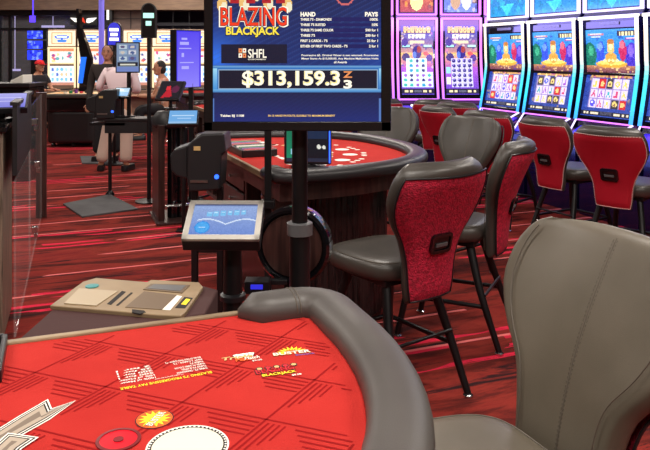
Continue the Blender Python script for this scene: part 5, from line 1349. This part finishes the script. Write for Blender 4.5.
def person(loc, face, label, J, shirt, trousers, hair=HAIR, cap=None, sleeves='long', headturn=0):
    "J: joints in local space, facing +y"
    root = empty('person', loc, math.atan2(-face[0], face[1]), label, 'person')
    j = {k: Vector(v) for k, v in J.items()}
    body = MB()
    chains = [[(j['pelvis'], (.14, .11)), (j['waist'], (.12, .095)), (j['chest'], (.15, .11)), (j['neck'], (.055, .055)), (j['head'], (.05, .05))]]
    for s in 'lr':
        chains.append([(j['chest'], (.15, .11)), (j['sh'+s], .055), (j['el'+s], .038), (j['ha'+s], .027)])
        chains.append([(j['pelvis'], (.14, .11)), (j['hip'+s], .085), (j['kn'+s], .055), (j['an'+s], .038), (j['toe'+s], .035)])
    vs, fs = skin_mesh(chains); body.add(vs, fs)
    # head
    HM = Matrix.Translation(j['head']+Vector((0, .01, .06))) @ Matrix.Rotation(headturn, 4, 'Z')
    ellipsoid(body, (0, 0, .01), (.074, .092, .115), M=HM, n=24); ellipsoid(body, (0, .03, -.06), (.052, .058, .052), M=HM)
    ellipsoid(body, (0, .095, -.012), (.013, .02, .024), M=HM, n=10)
    for s in (-1, 1):
        ellipsoid(body, (s*.075, 0, 0), (.012, .022, .032), M=HM, n=10)
        ellipsoid(body, (s*.029, .080, .02), (.012, .009, .007), 1, M=HM, n=8)
        body.box((s*.03, .087, .04), (.03, .006, .006), 1, M=HM)
    ellipsoid(body, (0, .085, -.052), (.022, .008, .007), 2, M=HM, n=8)
    # hands
    for s in 'lr':
        d = (j['ha'+s]-j['el'+s]).normalized(); side = d.cross(Vector((0, 0, 1)));
        if side.length < .1: side = Vector((0, 1, 0))
        side.normalize(); nn = side.cross(d); w0 = j['ha'+s]
        ch = [[(w0, (.026, .018)), (w0+d*.05, (.036, .016)), (w0+d*.085, (.034, .014))]]
        vs, fs = skin_mesh(ch, 1); body.add(vs, fs)
        for q, ln in zip((-.027, -.009, .009, .027), (.060, .072, .068, .052)):
            b0 = w0+d*.08+side*q; vs, fs = skin_mesh([[(b0-d*.02, .009), (b0+d*ln*.5-nn*.004, .0085), (b0+d*ln-nn*.02, .007)]], 1); body.add(vs, fs)
        b0 = w0+d*.03+side*.03; vs, fs = skin_mesh([[(b0-side*.01, .010), (b0+side*.02+d*.03, .009), (b0+side*.03+d*.055, .007)]], 1); body.add(vs, fs)
    body.build('body', [SKIN, EYE_W, LIPS], root, smooth=80)
    # shirt
    el = lambda s: j['el'+s]; e = .018
    ch = [[(j['pelvis']+Vector((0, 0, -.02)), (.155, .125)), (j['waist'], (.15, .118)), (j['chest'], (.168, .128)), (j['chest'].lerp(j['neck'], .62), (.135, .105)), (j['neck']+Vector((0, 0, .0)), (.078, .074))]]
    for s in 'lr':
        c_ = [(j['chest'], (.168, .128)), (j['sh'+s], .078)]
        if sleeves == 'long': c_ += [(j['el'+s], .056), (j['ha'+s]-(j['ha'+s]-j['el'+s])*.08, .042)]
        else: c_ += [(j['sh'+s].lerp(j['el'+s], .6), .062)]
        ch.append(c_)
    m_ = MB(); m_.add(*skin_mesh(ch)); m_.build('shirt', shirt, root, smooth=80)
    ch = [[(j['pelvis']+Vector((0, 0, .03)), (.15, .12)), (j['pelvis']-Vector((0, 0, .04)), (.15, .125))]]
    for s in 'lr': ch.append([(j['pelvis']-Vector((0, 0, .04)), (.15, .125)), (j['hip'+s], .11), (j['kn'+s], .093), (j['an'+s]+(j['kn'+s]-j['an'+s])*.06, .088)])
    m_ = MB(); m_.add(*skin_mesh(ch)); m_.build('trousers', trousers, root, smooth=80)
    for s in 'lr':
        m_ = MB(); a_, t_ = j['an'+s], j['toe'+s]; dd = Vector((t_.x-a_.x, t_.y-a_.y, 0)).normalized(); zf_ = a_.z-.075
        Ms = Matrix.Translation((a_.x, a_.y, zf_)) @ Matrix.Rotation(math.atan2(-dd.x, dd.y), 4, 'Z')
        m_.loft([[(x*w_, y_*1.0+.06, z) for x, y_ in rrect(.1, .28, .045, 4)] for z, w_ in ((0, 1), (.02, 1), (.05, .95), (.075, .7))], M=Ms); m_.build('shoe', BLACKP, root, smooth=50)
    m_ = MB()
    if cap is not None:
        ellipsoid(m_, (0, -.003, .045), (.083, .100, .085), M=HM, n=24, zmin=-.1); m_.prism([(-.065, .07), (.065, .07), (.055, .16), (0, .178), (-.055, .16)], .035, .045, M=HM); m_.build('cap', cap, root, smooth=50)
        m_ = MB()
    ellipsoid(m_, (0, -.015, .025), (.081, .092, .106), M=HM, n=24, zmin=-.55 if cap is not None else -.25, zmax=1)
    if cap is None: ellipsoid(m_, (0, -.04, -.02), (.076, .066, .08), M=HM, n=20)
    hd = m_.build('hair', hair, root, smooth=60)
    # uncover the face: pull the front of the hair back
    inv = HM.inverted()
    for v in hd.data.vertices:
        q = inv @ v.co
        if q.y > .02 and q.z < .075: q.y = .02-(.0); v.co = HM @ q
    return root
def standing(h=1.72, arms='down'):
    k = h/1.72
    J = dict(pelvis=(0, 0, .95), waist=(0, 0, 1.10), chest=(0, .0, 1.32), neck=(0, 0, 1.46), head=(0, .01, 1.54), hipl=(-.10, 0, .86), hipr=(.10, 0, .86), knl=(-.11, .015, .49), knr=(.12, .015, .49), anl=(-.12, -.01, .085), anr=(.14, -.01, .085), toel=(-.13, .13, .035), toer=(.16, .13, .035),
             shl=(-.19, 0, 1.39), shr=(.19, 0, 1.39), ell=(-.25, -.03, 1.11), elr=(.25, -.03, 1.11), hal=(-.26, .08, .87), har=(.26, .08, .87))
    if arms == 'bent': J.update(ell=(-.31, -.02, 1.15), hal=(-.14, .22, 1.17), anl=(-.27, -.01, .085), toel=(-.31, .13, .035), knl=(-.19, .015, .49), knr=(.09, .015, .49), anr=(.09, -.01, .085), toer=(.12, .13, .035), elr=(.25, .02, 1.13), har=(.12, .24, 1.12))
    return {a: tuple(x*k for x in v) for a, v in J.items()}
def seated(seat=.66):
    d = seat+.10
    return dict(pelvis=(0, 0, d), waist=(0, .03, d+.15), chest=(0, .06, d+.36), neck=(0, .08, d+.50), head=(0, .11, d+.575), hipl=(-.10, .06, d-.02), hipr=(.10, .06, d-.02), knl=(-.13, .44, d-.02), knr=(.13, .44, d-.02), anl=(-.13, .42, d-.42), anr=(.13, .42, d-.42), toel=(-.13, .56, d-.46), toer=(.13, .56, d-.46),
                shl=(-.18, .06, d+.43), shr=(.18, .06, d+.43), ell=(-.22, .2, d+.19), elr=(.22, .2, d+.19), hal=(-.10, .46, d+.20), har=(.12, .44, d+.20))
p = G(121.5, 170); person((p.x, 10.0, .0), (.05, 1), 'person seen from behind in pink white shirt and cream trousers', standing(1.70, 'bent'), SH_PINK, TROU)
p = D(106.5, 58, 10.9); person((p.x, 10.95, 0), (.12, -1), 'smiling person with short dark hair and dark shirt facing the camera', standing(1.76), SH_DARK, TROU_D)
def bar_stool(x, y, label, h=.66):
    r = empty('bar_stool', (x, y, 0), 0, label, 'stool')
    m_ = MB(); m_.lathe([(.15, h-.06), (.18, h-.04), (.18, h-.01), (.15, h)], n=24); m_.build('seat', LEATHER_D, r, smooth=40)
    for a in range(4):
        c_, s_ = math.cos(R(45+90*a)), math.sin(R(45+90*a)); m_ = MB(); m_.tube([(c_*.1, s_*.1, h-.06), (c_*.2, s_*.2, 0)], .014, 8); m_.build('leg', BLACKM, r, smooth=40)
    m_ = MB(); m_.tube([(.165*math.cos(2*PI*i/20), .165*math.sin(2*PI*i/20), .24) for i in range(20)], .01, 6, closed=True); m_.build('foot_ring', CHROME, r, smooth=40)
    return r
p = D(38, 75, 13.5); person((p.x-.1, 13.62, 0), (.88, -.47), 'seated person in red cap and black tee reaching toward the roulette table', seated(.66), SH_BLACK, TROU_D, cap=CAP, sleeves='short')
bar_stool(p.x-.13, 13.64, 'bar stool under the person in the red cap')
p = D(165, 75, 11.9); person((p.x+.1, 11.6, 0), (-.95, -.3), 'distant seated person in patterned orange shirt beside the violet display', seated(.66), SH_FLOR, TROU_D, sleeves='short')
bar_stool(p.x+.13, 11.61, 'bar stool under the person in the patterned shirt')

sc.view_settings.view_transform = 'Standard'; sc.view_settings.look = 'None'; sc.view_settings.exposure = 0.1; sc.view_settings.gamma = 1
sc.view_settings.use_curve_mapping = False
sc.cycles.use_denoising = True
sc.cycles.max_bounces = 6
